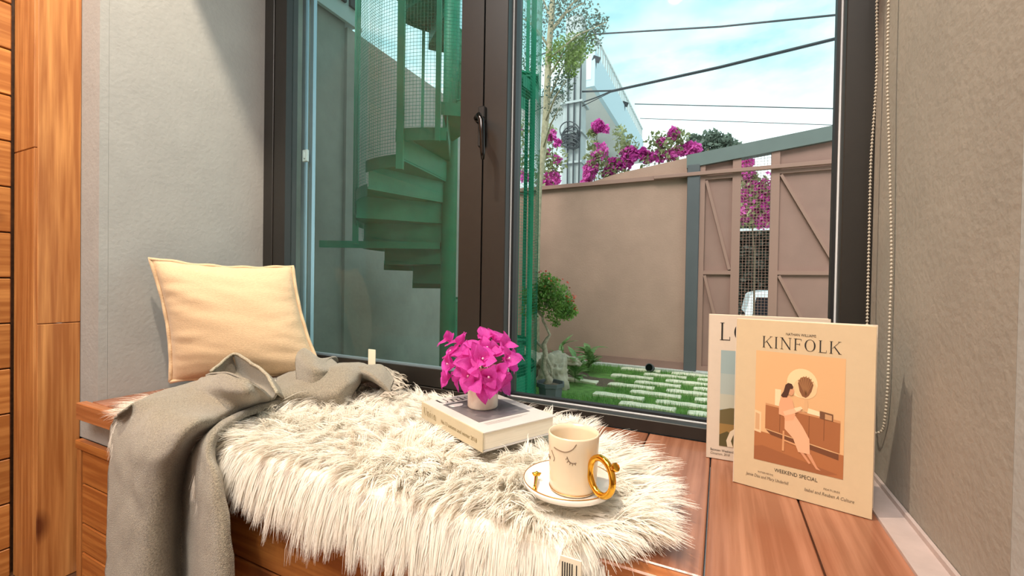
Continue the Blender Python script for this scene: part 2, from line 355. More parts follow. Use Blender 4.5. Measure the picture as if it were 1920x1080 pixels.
# ------------------------------------------------------------------ window
win = empty('window_1', (-.63, YW, 0), kind='structure')
def fb(name, lo, hi, m=M_frame, parent=win, bevel=.0015): return MB().box(lo, hi).build(name, m, parent, bevel=bevel)
fb('frame_rail', (XL+.001, YW, 0.001), (XR-.001, YW+.058, .030)); fb('frame_rail', (XL+.001, YW+.0585, -.015), (XR-.001, YW+.10, .005))
fb('frame_rail', (XL+.001, YW, ZT-.05), (XR-.001, YW+.10, ZT-.001))
fb('frame_stile', (XL+.001, YW, .0305), (XL+.052, YW+.10, ZT-.0505))
fb('frame_stile', (.208, YW, .0305), (XR-.001, YW+.10, ZT-.0505))
mul = fb('mullion', (-.5915, YW, .0305), (-.521, YW+.09, ZT-.0505))
sash = MB(); sy0, sy1 = YW+.003, YW+.045
sx0, sx1, sz0, sz1 = XL+.055, -.597, .033, ZT-.053
sash.box((sx0, sy0, sz0), (sx0+.062, sy1, sz1)); sash.box((sx1-.072, sy0, sz0), (sx1, sy1, sz1)); sash.box((sx0+.062, sy0, sz0), (sx1-.072, sy1, .084)); sash.box((sx0+.062, sy0, sz1-.05), (sx1-.072, sy1, sz1))
sa = sash.build('sash', M_frame, win)
gx0, gx1, gz0, gz1 = sx0+.062, sx1-.072, .084, sz1-.05
MB().box((gx0, YW+.026, gz0), (gx1, YW+.031, gz1)).build('glass_pane', M_glass_d, sa)
bd = MB()
for yy in (YW+.012, ):
    bd.box((gx0, yy, gz0), (gx1, yy+.013, gz0+.006))
bd.build('glazing_bead', M_track, sa)
# outer insect screen track seen through the left pane
tr = MB().box((P(570, 300, y=YW+.1).x, YW+.088, .03), (P(576, 300, y=YW+.1).x, YW+.102, ZT-.05)).box((P(582, 300, y=YW+.1).x, YW+.094, .03), (P(588, 300, y=YW+.1).x, YW+.108, ZT-.05)); tr.build('screen_track', M_track, win)
q = P(578, 293, y=YW+.085)
MB().box((q.x-.018, q.y-.012, q.z-.022), (q.x+.008, q.y-.002, q.z+.022)).box((q.x-.009, q.y-.016, q.z-.012), (q.x-.001, q.y-.011, q.z+.012)).build('screen_latch', M_white_g, win, bevel=.002)
# fixed pane on the right with its gasket
fp = MB().box((-.516, YW+.040, .036), (.203, YW+.046, ZT-.055)).build('fixed_pane', M_glass, win)
g1 = MB(); g2 = MB()
for g, yy, t0, t1 in ((g1, YW+.030, .0, .0025), (g2, YW+.0345, .0025, .0085)):
    a, b, c, d = -.521+t0, .208-t0, .0305+t0, ZT-.0505-t0; w_ = t1-t0
    g.box((a, yy, c), (a+w_, yy+.02, d)); g.box((b-w_, yy, c), (b, yy+.02, d)); g.box((a+w_, yy, c), (b-w_, yy+.02, c+w_)); g.box((a+w_, yy, d-w_), (b-w_, yy+.02, d))
g1.build('gasket', M_white_g, win); g2.build('rubber_seal', M_black, win)
MB().prism([(XL, YW+.10, -.10), (XL, YW+.24, -.12), (XL, YW+.24, -.055), (XL, YW+.10, -.02)], (XR-XL, 0, 0)).build('outer_sill', M_conc_l, win)
# lever handle
hq = P(905, 232, y=YW)
hd = MB(); hx = -.594; hz_ = hq.z
hd.box((hx-.011, YW-.010, hz_-.065), (hx+.011, YW+.001, hz_+.045))
hb = hd.build('handle', M_black, win, bevel=.003)
kn = MB().tube([(hx, YW-.008, hz_+.005), (hx, YW-.022, hz_+.005), (hx, YW-.034, hz_+.004)], [.013, .012, .009], 14)
kn.build('spindle_cap', M_chrome, hb, smooth=True)
lv = MB().tube([(hx, YW-.030, hz_+.005), (hx+.014, YW-.046, hz_+.004), (hx+.024, YW-.050, hz_-.012), (hx+.027, YW-.050, hz_-.05), (hx+.027, YW-.046, hz_-.095), (hx+.026, YW-.043, hz_-.112)], [.009, .008, .008, .0072, .0066, .004], 12)
lv.build('lever', M_chrome, hb, smooth=True)
# ------------------------------------------------------------------ yard structure
gnd = struct('ground', MB().box((-3.0, YW+.22, ZG-.1), (3.2, YG+.06, ZG)), M_turf)
struct('ground_street', MB().box((-30, YG+.35, -1.35), (30, 40, -1.19)), M_asph)
wy = MB(); wy.box((-3.05, YW+.12, ZG), (-2.83, 2.59, 2.468)); wy.box((-3.05, 2.59, ZG), (-2.80, YG+.2, 2.42))
struct('wall_yard', wy, M_concrete)
# house wall outside, around the window (seen from the yard side only)
ho = MB(); ho.box((-3.05, YW+.02, ZG), (XL-.12, YW+.12, 3.2)); ho.box((XR+.12, YW+.02, ZG), (3.2, YW+.12, 3.2)); ho.box((XL-.12, YW+.02, ZT+.1), (XR+.12, YW+.12, 3.2)); ho.box((XL-.12, YW+.02, ZG), (XR+.12, YW+.12, -.06))
struct('wall_house', ho, M_plaster)
lg = empty('ledge', (-2.9, 2.2, 2.47), 'white concrete canopy edge on top of the grey yard wall', 'canopy')
MB().box((-3.25, 1.25, 2.47), (-2.78, 2.70, 2.74)).build('slab', M_bwhite, lg)
MB().box((-2.80, 1.25, 2.44), (-2.77, 2.72, 2.469)).build('drip_edge', M_bwhite, lg)
for yy in (2.33, 2.45, 2.58):
    MB().box((-2.778, yy, 2.60), (-2.755, yy+.05, 2.74)).box((-2.778, yy, 2.58), (-2.755, yy+.09, 2.60)).build('bracket', M_dark, lg)
# brown garden wall with rail, sloped coping and baseboard
XP0, XP1 = -.35, -.226
gw = struct('wall_garden', MB().box((-2.8, YG, ZG), (XP0, YG+.14, 1.53)), M_brown)
MB().box((-2.8, YG-.05, 1.53), (XP0, YG+.17, 1.575)).build('coping', M_brown3, gw)
MB().box((-2.8, YG-.022, ZG), (XP0, YG, ZG+.11)).build('baseboard', M_brown2, gw)
xc = P(1100, 335, y=YG).x
MB().prism([(xc, YG+.03, 1.576), (XP0-.01, YG+.03, 1.576), (XP0-.01, YG+.03, 1.765), (xc+.35, YG+.03, 1.66)], (0, .1, 0)).build('raised_coping', M_brown, gw)
struct('trim_3', MB().box((-2.78, YG-.10, ZG), (XP0+.9, YG-.023, ZG+.03)), M_kerb)
# ------------------------------------------------------------------ gate
gate = empty('metal_gate', (.5, YG, ZG), 'brown steel yard gate with diagonal braces and a meshed slot', 'gate')
yg0 = YG-.01
def GX(px, py=450): return P(px, py, y=YG-.02).x
def gz(px, py): return P(px, py, y=YG-.02).z
MB().box((XP0, YG-.06, ZG), (XP1, YG+.08, 1.66)).build('gate_post', M_slate2, gate, bevel=.004)
x1, x2, x3, x4, x5 = XP1+.004, GX(1320), GX(1371), GX(1387), GX(1443)
x6, x7 = GX(1459), 1.75
ZB = ZG+.04
def beam_z(x): return 1.63 + (x-XP0)/(1.04-XP0)*.147
MB().prism([(XP0-.01, YG-.05, beam_z(XP0)), (x7+.1, YG-.05, beam_z(x7+.1)), (x7+.1, YG-.05, beam_z(x7+.1)+.142), (XP0-.01, YG-.05, beam_z(XP0)+.142)], (0, .12, 0)).build('top_beam', M_slate, gate)
for a, b, n_ in ((x1, x3, 0), (x6, x7, 1)):
    MB().prism([(a, YG, ZB), (b, YG, ZB), (b, YG, beam_z(b)), (a, YG, beam_z(a))], (0, .012, 0)).build('sheet_panel', M_brown2, gate)
for a, b in ((x1, x2), (x3, x4), (x5, x6), (x7-.06, x7)):
    MB().prism([(a, YG-.032, ZB), (b, YG-.032, ZB), (b, YG-.032, beam_z(b)-.002), (a, YG-.032, beam_z(a)-.002)], (0, .031, 0)).build('upright', M_brown3, gate)
MB().box((XP0-.35, YG-.075, 1.535), (x7, YG-.034, 1.575)).build('cross_rail', M_brown3, gate, bevel=.003)
zm = gz(1345, 511)
for a, b in ((x2, x3), (x6, x7-.06)):
    MB().box((a, YG-.030, zm-.02), (b, YG-.001, zm+.02)).build('mid_rail', M_brown3, gate)
    MB().box((a, YG-.030, 1.49), (b, YG-.001, 1.53)).build('mid_rail', M_brown3, gate)
    MB().box((a, YG-.030, ZB), (b, YG-.001, ZB+.05)).build('mid_rail', M_brown3, gate)
def brace(a, b, za, zb_): MB().bar((a, YG-.016, za), (b, YG-.016, zb_), .028, .034, Vector((0, 1, 0))).build('brace', M_brown3, gate)
brace(x2+.012, x3-.012, 1.48, zm+.03); brace(x2+.012, x3-.012, zm-.03, ZB+.06)
brace(x6+.012, GX(1567), 1.48, gz(1567, 497)); brace(x6+.012, GX(1567)+.0, zm-.03, ZB+.06)
gm = MB(); n1 = 9
for i in range(n1+1):
    xx = x4+(x5-x4)*i/n1; gm.box((xx-.0016, YG+.004, ZB), (xx+.0016, YG+.007, beam_z(xx)))
zz = ZB
while zz < 1.68: gm.box((x4, YG+.007, zz-.0016), (x5, YG+.010, zz+.0016)); zz += (x5-x4)/n1
gm.build('wire_mesh', M_brown3, gate, kind='stuff')
# ------------------------------------------------------------------ pavers and turf
pv = MB().box((-.21, -.048, 0), (.21, .048, .028)).mesh('paver')
b_ = bmesh.new(); b_.from_mesh(pv); bmesh.ops.recalc_face_normals(b_, faces=b_.faces)
bmesh.ops.subdivide_edges(b_, edges=[e for e in b_.edges if abs(e.verts[0].co.x-e.verts[1].co.x) > .1], cuts=4)
for v in b_.verts: v.co += Vector((0, random.uniform(-.010, .010), random.uniform(-.004, .004)))
bmesh.ops.bevel(b_, geom=[e for e in b_.edges if e.calc_length() > .05 or True], offset=.004, segments=1, affect='EDGES')
b_.to_mesh(pv); b_.free()
pitch = .21; PR = []
row = 0; yy = 2.2
while yy < YG-.15:
    off = (row % 2)*.26 + random.uniform(-.03, .03); xx = -1.55+off
    while xx < 1.5:
        if not (xx-.21 < -1.0 and yy < 3.9) and not (xx < -.95 and yy > 4.1):
            o = link('paver', pv, M_paver, gnd); o.location = (xx+random.uniform(-.012, .012), yy+random.uniform(-.008, .008), ZG-.004+random.uniform(-.002, .003)); o.rotation_euler = (0, 0, random.uniform(-.02, .02)); PR.append((xx, yy))
        xx += .52
    yy += pitch; row += 1
nb = 40000
gp = np.stack([rng.uniform(-1.5, 1.4, nb), rng.uniform(2.2, YG-.11, nb), np.full(nb, ZG)], 1)
keep = np.ones(nb, bool)
for (a, b) in PR: keep &= ~((abs(gp[:, 0]-a) < .205) & (abs(gp[:, 1]-b) < .044))
keep &= ~((gp[:, 0] < -.93) & (gp[:, 1] > 3.55) & (gp[:, 1] < 4.6))
gp = gp[keep]; nb = len(gp); h = rng.uniform(.025, .06, nb); an = rng.uniform(0, 6.28, nb); ln = rng.normal(0, .012, (nb, 2))
wv = np.stack([np.cos(an), np.sin(an), 0*an], 1)*.0022
tp_ = gp + np.stack([ln[:, 0], ln[:, 1], h], 1)
V = np.stack([gp-wv, gp+wv, tp_], 1).reshape(-1, 3); fast_mesh('grass', V, np.arange(nb*3).reshape(-1, 3), M_grass, gnd, 'stuff')
# soil bed by the wall
sb = MB(); c0 = P(1085, 704, z=ZG)
prof = []
G = sheet([[(-1.75+.2*i, 3.75+.17*j, ZG+.045*math.sin(i*1.1+j)*math.sin(j*.9+.6)*(0 < i < 5 and 0 < j < 5)+(.02 if 0 < i < 5 and 0 < j < 5 else -.01)) for i in range(6)] for j in range(6)], 3, .008, 20)
sheet_mesh(sb, G); so = sb.build('soil_bed', M_soil, gnd, smooth=True); so['kind'] = 'stuff'
# ------------------------------------------------------------------ spiral staircase
fw = Vector((-.4368, .8996, 0)); rt = Vector((.8996, .4368, 0)); SCN = rt*(-.472)+fw*3.17
def sp(th, r, z): return SCN - rt*(math.cos(R(th))*r) - fw*(math.sin(R(th))*r) + Vector((0, 0, z))
st = empty('spiral_staircase', (SCN.x, SCN.y, ZG), 'green steel spiral staircase inside a wire mesh cage', 'staircase')
RS = .645
MB().tube([SCN+Vector((0, 0, ZG)), SCN+Vector((0, 0, 4.3))], .057, 24).build('centre_pole', M_green, st, smooth=True)
def th(j): return 21.5+25*j
def zt(j): return .78+.148*j
for j in range(-9, 17):
    a0, a1 = th(j-1)-3, th(j); z = zt(j); n = 6
    rim = [sp(a0+(a1-a0)*i/n, RS, z-.012) for i in range(n+1)]
    inn = [sp(a1, .057, z-.012), sp(a0, .057, z-.012)]
    t_ = MB().prism(rim+inn, (0, 0, .012)).build('tread', M_green, st)
    lip = MB()
    for i in range(n): lip.add([sp(a0+(a1-a0)*i/n, RS+.002, z-.055), sp(a0+(a1-a0)*(i+1)/n, RS+.002, z-.055), sp(a0+(a1-a0)*(i+1)/n, RS+.002, z+.02), sp(a0+(a1-a0)*i/n, RS+.002, z+.02)], [(0, 1, 2, 3)])
    lip.build('tread_lip', M_green, t_)
    MB().prism([sp(th(j-1), .057, z-.012), sp(th(j-1), RS-.004, z-.012), sp(th(j-1), RS-.004, z-.148), sp(th(j-1), .057, z-.148)], (rt*.004+fw*.002)).build('riser', M_green, t_)
for a, za, zb_, rr in ((10, .60, 3.9, .017), (72, 1.0, 3.9, .020), (92, 1.16, 3.9, .014), (139, ZG, 3.9, .017), (154, ZG, 3.9, .017), (210, ZG, 3.9, .014), (-60, zt(-3), 3.9, .012), (-110, zt(-5), 3.9, .012)):
    MB().bar(sp(a, RS+.012, za), sp(a, RS+.012, zb_), rr*2, rr*1.6, fw).build('cage_post', M_green, st)
e0 = sp(0, .06, .60); e1 = P(600, 455, d=(Vector(sp(0, RS, 0))).dot(fw))
MB().box((0, 0, 0), (1, 1, 1)).v
lb = MB().bar(Vector((e0.x, e0.y, .605)), Vector((e1.x, e1.y, .605)), .03, .05); lb.build('landing_bar', M_green, st)
pb = MB()
for i in range(8):
    a0, a1 = 100+i*13.5, 100+(i+1)*13.5
    pb.add([sp(a0, RS+.004, ZG), sp(a1, RS+.004, ZG), sp(a1, RS+.004, ZG+.34), sp(a0, RS+.004, ZG+.34), sp(a0, RS-.004, ZG), sp(a1, RS-.004, ZG), sp(a1, RS-.004, ZG+.34), sp(a0, RS-.004, ZG+.34)], [(0, 1, 2, 3), (7, 6, 5, 4), (3, 2, 6, 7), (0, 4, 5, 1)])
pb.build('kick_panel', M_green, st)
def mesh_bottom(a):
    if a >= 104: return ZG+.02
    return .78+.148*math.ceil((a-21.5)/25)+.02
cm = MB(); r_ = .0009; cell = .0205
A0, A1 = -25, 214; na = int(RS*R(A1-A0)/cell)
for i in range(na+1):
    a = A0+(A1-A0)*i/na; p = sp(a, RS+.014, 0); b0 = mesh_bottom(a)
    cm.add([(p.x-r_, p.y-r_, b0), (p.x+r_, p.y-r_, b0), (p.x, p.y+r_, b0), (p.x-r_, p.y-r_, 3.4), (p.x+r_, p.y-r_, 3.4), (p.x, p.y+r_, 3.4)], [(0, 1, 4, 3), (1, 2, 5, 4), (2, 0, 3, 5)])
zz = ZG+.02; seg = 44
while zz < 3.4:
    for i in range(seg):
        a0 = A0+(A1-A0)*i/seg; a1 = A0+(A1-A0)*(i+1)/seg
        if zz < mesh_bottom((a0+a1)/2): continue
        pa = sp(a0, RS+.014, zz); pc = sp(a1, RS+.014, zz); u = Vector((0, 0, r_)); o_ = (pa-SCN-Vector((0, 0, zz))).normalized()*r_
        cm.add([pa-u, pa+u+o_, pa+u-o_, pc-u, pc+u+o_, pc+u-o_], [(0, 1, 4, 3), (1, 2, 5, 4), (2, 0, 3, 5)])
    zz += cell
cm.build('cage_mesh', M_greenw, st, kind='stuff')
# ------------------------------------------------------------------ plants
def leaf_cloud(name, pts, size, m, parent, kind='stuff', asp=.5):
    pts = np.asarray(pts); n = len(pts); d = rng.normal(size=(n, 3)); d /= np.linalg.norm(d, axis=1)[:, None]
    e = rng.normal(size=(n, 3)); e -= (e*d).sum(1)[:, None]*d; e /= np.linalg.norm(e, axis=1)[:, None]
    s = (size*rng.uniform(.6, 1.3, n))[:, None]
    V = np.stack([pts-d*s, pts+e*s*asp, pts+d*s, pts-e*s*asp], 1).reshape(-1, 3)
    return fast_mesh(name, V, np.arange(n*4).reshape(-1, 4), m, parent, kind)
def blob_pts(blobs, y, dens, rad=1.0, flat=.6):
    out = []
    for (px, py, rp, wgt) in blobs:
        c = P(px, py, y=y); dd = (c-CM.translation).dot(fw); r = rp/F*dd*rad; n = int(dens*wgt)
        v = rng.normal(size=(n, 3)); v /= np.linalg.norm(v, axis=1)[:, None]; v *= (rng.uniform(0, 1, n)**.45)[:, None]
        v[:, 0] *= r; v[:, 1] *= r*flat; v[:, 2] *= r
        # break the mass into tufts
        out.append(np.array(c)+v+rng.normal(size=(n, 3))*r*.06)
    return np.concatenate(out)
# slender tree by the cage
ty = 4.55
tree = empty('garden_tree', tuple(P(1013, 675, y=ty)), 'slender pale tree with tiny leaves rising above the garden wall', 'tree')
tk = MB().tube([P(a, b, y=ty) for a, b in ((1007, 690), (1006, 560), (1008, 430), (1011, 350), (1018, 290), (1025, 200), (1028, 110), (1034, 30), (1040, -60), (1050, -140))], [.032, .032, .033, .034, .036, .040, .036, .032, .028, .02], 10)
tk.build('trunk', M_trunk, tree, smooth=True)
br = MB()
for (a, b, c, d_) in ((1026, 150, 1085, 70), (1030, 110, 1140, 40), (1030, 90, 975, 30), (1033, 60, 1095, 5), (1034, 40, 1000, -30), (1022, 230, 1062, 150), (1024, 200, 1075, 90), (1030, 60, 1120, -30), (1018, 280, 1050, 200)):
    p0 = P(a, b, y=ty); p1 = P(c, d_, y=ty+random.uniform(-.5, .5)); mid = (p0+p1)/2+Vector((0, 0, .06)); br.tube([p0, mid, p1], [.014, .009, .003], 6)
br.build('branches', M_trunk, tree)
bl = [(1065, 95, 26, 1.2), (1090, 85, 22, .8), (1045, 105, 24, .8), (1070, 130, 14, .5), (1075, 112, 16, .6)]
leaf_cloud('foliage', blob_pts([(a, b, c*1.25, d) for a, b, c, d in bl], ty, 520), .018, M_leaf, tree)
bl = [(1060, 20, 46, 1.2), (1100, 45, 36, 1), (1125, 45, 18, .35), (1030, 40, 50, 1), (985, 50, 45, 1), (975, 130, 36, .5), (1045, 170, 28, .6), (1058, 150, 26, .5), (1115, 75, 20, .25), (1005, 110, 34, .4), (1030, -30, 60, .8), (1038, 205, 20, .2), (1010, 180, 26, .25), (1075, -20, 44, .5)]
leaf_cloud('foliage', blob_pts(bl, ty, 420, flat=1), .017, M_leafd, tree)
# bougainvillea behind the wall: bushes one by one
def bush(label, y, green, pink, nb_, np_, stems, size=.05):
    b = empty('bougainvillea_bush', tuple(P(green[0][0], 620, y=y)), label, 'bush', 'bougainvilleas beyond the brown wall')
    s = MB(); base = P(green[0][0], 620, y=y); base.z = -1.19
    for (px, py) in stems:
        e = P(px, py, y=y+random.uniform(-.1, .1)); m_ = (base+e)/2+Vector((random.uniform(-.2, .2), 0, .3)); s.tube([base, m_, e], [.02, .012, .004], 6)
    s.build('stems', M_vine, b)
    leaf_cloud('foliage', blob_pts(green, y, nb_), size*.75, M_leafv, b)
    leaf_cloud('bracts', blob_pts(pink, y, np_), size*.62, M_bract, b, asp=.75)
bush('pink bougainvillea between the green cage and the utility pole', 6.3, [(1035, 300, 34, 1), (1020, 330, 28, .6), (1028, 250, 20, .3)], [(1033, 255, 11, 1), (1045, 268, 8, .6), (1036, 335, 17, 2), (1024, 345, 18, 1.5), (1022, 290, 12, .5), (1045, 300, 10, .4)], 260, 170, [(1035, 250), (1045, 300), (1015, 320)])
bush('pink bougainvillea behind the stair cage beside its green posts', 6.3, [(965, 250, 30, 1), (975, 300, 30, .8), (955, 190, 20, .4)], [(962, 285, 18, 1.2), (985, 330, 14, .6), (970, 245, 10, .3)], 260, 170, [(965, 230), (980, 300)])
bush('sprawling pink bougainvillea on the wall next to the pole with one tall flower head', 6.2, [(1120, 300, 26, 1), (1110, 250, 10, .25), (1150, 320, 28, 1), (1160, 250, 16, .25), (1175, 275, 22, .6), (1135, 340, 20, .6), (1112, 275, 14, .3)], [(1121, 237, 12, 2.2), (1135, 242, 8, .4), (1108, 315, 15, 1.6), (1105, 330, 12, 1.2), (1150, 310, 15, 1.4), (1180, 292, 18, 2.4), (1172, 305, 14, 1.2), (1125, 285, 18, .6), (1205, 288, 11, 1), (1098, 345, 12, .7), (1142, 325, 14, .8)], 230, 190, [(1120, 240), (1180, 280), (1150, 300), (1110, 320)])
bush('pink bougainvillea reaching the tall end of the brown wall, brightest cluster on top', 6.2, [(1235, 270, 28, 1), (1270, 265, 24, .8), (1215, 300, 18, .5), (1255, 290, 24, .6)], [(1293, 280, 14, 2), (1302, 279, 12, 1.6), (1280, 282, 11, 1.2), (1263, 252, 12, 1.6), (1240, 266, 9, .7), (1235, 292, 14, .8), (1262, 290, 16, .9), (1215, 295, 12, .7)], 170, 165, [(1270, 245), (1293, 275), (1235, 262), (1215, 290)])
bush('pale pink bougainvillea seen through the meshed slot of the gate', 7.4, [(1415, 360, 30, 1), (1410, 400, 30, 1), (1400, 330, 20, .5), (1480, 380, 60, 1)], [(1400, 305, 12, .8), (1400, 330, 16, 1), (1418, 355, 22, 1.6), (1420, 385, 26, 1.6), (1400, 400, 22, 1), (1432, 410, 20, 1), (1395, 370, 16, .8), (1470, 370, 50, 2)], 330, 330, [(1400, 300), (1430, 330), (1415, 380)][:1], .055)
ft = empty('distant_tree', tuple(P(1330, 560, y=11)), 'grey-green treetop behind the wall next to the sloping gate beam', 'tree')
s = MB()
for (a, b) in ((1325, 255), (1350, 260), (1300, 262), (1370, 268)): s.tube([P(1340, 560, y=11), P(1335, 380, y=11), P(a, b, y=11)], [.1, .06, .02], 6)
s.build('stems', M_trunk, ft); leaf_cloud('foliage', blob_pts([(1335, 262, 20, 1), (1360, 268, 17, .8), (1310, 272, 20, .8), (1345, 285, 26, 1), (1380, 275, 10, .2), (1300, 265, 14, .4)], 11, 260), .07, M_leafd, ft)
hg = empty('hedge', tuple(P(1420, 560, y=10.5)), 'dark hedge across the street behind the white car', 'hedge')
hg_m = MB(); a = P(1330, 500, y=10.8); b = P(1620, 500, y=10.8)
hg_m.box((a.x, 10.6, -1.19), (b.x, 11.6, 2.0)).build('core', M_leafh, hg)
hp = np.stack([rng.uniform(a.x, b.x, 7000), rng.uniform(10.4, 10.6, 7000), rng.uniform(-1.1, 2.2, 7000)], 1); leaf_cloud('foliage', hp, .07, M_leafh, hg)
rl = MB().bar((a.x, 9.9, P(1415, 430, y=9.9).z), (b.x, 9.9, P(1415, 430, y=9.9).z), .04, .05)
for xx in (a.x, b.x): rl.bar((xx, 9.9, -1.19), (xx, 9.9, P(1415, 430, y=9.9).z), .06, .06)
tag(rl.build('street_rail', M_bwhite), 'white rail on posts in front of the dark hedge', 'rail')
# utility pole
py_ = 8.0; pz0 = P(1075, 340, y=py_)
up = empty('utility_pole', (pz0.x, py_, -1.19), 'grey concrete utility pole with coiled cables behind the wall', 'pole')
pa = P(1056, 340, y=py_); pb_ = P(1095, 340, y=py_); ta = P(1060, 90, y=py_); tb = P(1090, 90, y=py_)
w0 = (pb_.x-pa.x)/2; w1 = (tb.x-ta.x)/2; cx = (pa.x+pb_.x)/2; ht = ta.z
MB().add([(cx-w0*1.1, py_-w0, -1.19), (cx+w0*1.1, py_-w0, -1.19), (cx+w0*1.1, py_+w0, -1.19), (cx-w0*1.1, py_+w0, -1.19), (cx-w1, py_-w1, ht+.5), (cx+w1, py_-w1, ht+.5), (cx+w1, py_+w1, ht+.5), (cx-w1, py_+w1, ht+.5)], [(3, 2, 1, 0), (4, 5, 6, 7), (0, 1, 5, 4), (1, 2, 6, 5), (2, 3, 7, 6), (3, 0, 4, 7)]).build('shaft', M_conc_l, up, bevel=.03)
for q_ in range(3):
    xx = cx+(-.06+.11*q_); MB().tube([(xx, py_-w0-.03, -1.0), (xx+.02, py_-w0-.03, 2), (xx-.03+.02*q_, py_-w1-.03, ht)], .016, 6).build('conduit', M_cable, up)
cl = MB()
for q_ in range(9):
    zc = P(1075, 255+q_*3, y=py_).z; rr = .17+random.uniform(-.03, .05); tx_ = random.uniform(-.4, .4); hz2 = random.uniform(.35, 1)
    cl.tube([(cx+.0+rr*math.cos(t), py_-w0-.05-.02*math.sin(t*2), zc+rr*hz2*math.sin(t)+tx_*rr*math.cos(t)) for t in [i*math.pi/10 for i in range(21)]], .011, 5)
cl.build('cable_coil', M_cable, up)
for q_ in range(3):
    zc = P(1075, 200+q_*55, y=py_).z; MB().box((cx-w0-.012, py_-w0-.02, zc-.02), (cx+w0+.012, py_+w0+.02, zc+.02)).build('strap', M_conc_l, up)
# cables
def cable(label, pts, rad, y0=None, sag=0):
    P3 = [P(a, b, y=c) for a, b, c in pts]
    if len(P3) == 2:
        A, B = P3; P3 = [A.lerp(B, t/12)-Vector((0, 0, sag*4*(t/12)*(1-t/12))) for t in range(13)]
    tag(MB().tube(P3, rad, 6).build('overhead_cable', M_cable), label, 'cable')
cable('single dark cable highest across the sky, ending in the tree leaves', [(1000, 108, 8.2), (1115, 64, 8), (1350, 50, 7.4), (1578, 27, 7.0), (1800, 2, 6.6)], .014)
cable('thick cable bundle rising from the pole to the window frame', [(1082, 172, 7.9), (1148, 170, 7.8), (1350, 125, 7.4), (1578, 69, 7.0), (1800, 5, 6.6)], .016)
cable('thinner cable just under the thick bundle', [(1090, 200, 7.9), (1145, 173, 7.8), (1350, 128, 7.4), (1578, 72, 7.0), (1800, 12, 6.6)], .008)
cable('slack cable from the pole down across the pale soffit', [(1092, 192, 7.85), (1120, 182, 7.9), (1148, 170, 8.0)], .012)
cable('fine cable running left of the pole over the white facade', [(1000, 210, 8.6), (1030, 195, 8.3), (1058, 176, 7.95), (1082, 172, 7.9)], .011)
cable('hair-thin line low in the sky above the bougainvillea', [(1190, 195, 14), (1578, 204, 14), (1800, 208, 14)], .014)
cable('lowest hair-thin line in the sky over the gate', [(1200, 222, 14), (1578, 235, 14), (1800, 242, 14)], .010)
# white building
bd_ = empty('white_building', (-4, 14, -1.19), 'white modern building with long eaves and a railed roof terrace', 'building')
yb0, yb1 = 12.0, 20.5; xe = -3.33; xw = -4.6
zp1 = P(1108, 95, y=yb0).z; zp0 = P(1108, 162, y=yb0).z
MB().box((-14, yb0+.101, zp0+.004), (xe-.121, yb1, zp0+.12)).build('eaves', M_soffit, bd_)
MB().box((xe-.12, yb0, zp0), (xe, yb1, zp1)).box((-14, yb0, zp0), (xe-.12, yb0+.1, zp1)).build('parapet', M_bcol, bd_)
MB().box((-14, yb0+1.3, -1.19), (xw, yb1-.5, zp0)).build('wall', M_bwhite, bd_)
for a, b in ((1116, 281), (1136, 297)):
    p = P(a, b, x=xw); f_ = MB().box((xw, p.y-.5, p.z-.35), (xw+.05, p.y+.5, p.z+.35)).build('window', M_bwhite, bd_)
    MB().box((xw+.05, p.y-.42, p.z-.28), (xw+.06, p.y+.42, p.z+.28)).build('pane', M_dark, f_)
for q_ in range(28):
    yy = yb0+.2+q_*.3; MB().box((xe-.08, yy, zp1), (xe-.04, yy+.04, zp1+.55)).build('baluster', M_conc_l, bd_)
MB().box((xe-.09, yb0, zp1+.52), (xe-.03, yb1, zp1+.58)).build('handrail', M_bwhite, bd_)
for q_ in range(14):
    zq = zp0+.1; xx = xe-.4-q_*.7
    MB().box((xx-.3, yb0-.012, zq+.1), (xx+.3, yb0, zp1-.1)).build('facade_panel', M_bwhite, bd_)
for i, (a, b) in enumerate(((1118, 111), (1172, 195))):
    p = P(a, b, x=xe+.02)
    f_ = empty('floodlight', tuple(p), ('dark square floodlight at the near corner of the white roof terrace', 'dark square floodlight far along the white roof terrace')[i], 'floodlight', 'floodlights on the white building')
    MB().box((-.11, -.04, -.08), (.11, .04, .08), Matrix.Translation(p) @ Euler((.5, .3, .5)).to_matrix().to_4x4()).build('housing', M_cable, f_, bevel=.01)
    MB().bar(p, (xe-.02, p.y+.1, p.z-.25), .03, .03).build('bracket', M_cable, f_)
# car
p = P(1393, 560, y=8.6); car = empty('car', (p.x+2.1, 8.6, -1.19), 'white parked car seen through the gate mesh', 'car')
x0 = p.x; zr = -1.19
body = [(0, .35), (0, .85), (.35, .98), (.85, 1.02), (1.25, 1.42), (2.9, 1.45), (3.7, 1.05), (4.2, .92), (4.3, .4), (4.2, .25), (.15, .25)]
body = [(0, .30), (0, .80), (.02, 1.05), (.10, 1.42), (.3, 1.47), (2.5, 1.47), (3.1, 1.05), (4.0, .92), (4.15, .7), (4.15, .3)]
MB().prism([(x0+a, 8.2, zr+b) for a, b in body], (0, 1.7, 0)).build('body', M_car, car, bevel=.04)
for a, b in ((.12, .62), (.68, 1.5), (1.58, 2.5)):
    MB().prism([(x0+a, 8.185, zr+1.02), (x0+b, 8.185, zr+1.02), (x0+b-.06, 8.185, zr+1.36), (x0+a+.06, 8.185, zr+1.36)], (0, .02, 0)).build('side_window', M_carg, car)
MB().prism([(x0-.01, 8.3, zr+1.02), (x0-.01, 9.8, zr+1.02), (x0+.2, 9.7, zr+1.36), (x0+.2, 8.4, zr+1.36)], (.02, 0, 0)).build('rear_window', M_carg, car)
MB().box((x0+.02, 8.18, zr+.78), (x0+.55, 8.2, zr+.86)).build('tail_light', M_red, car)
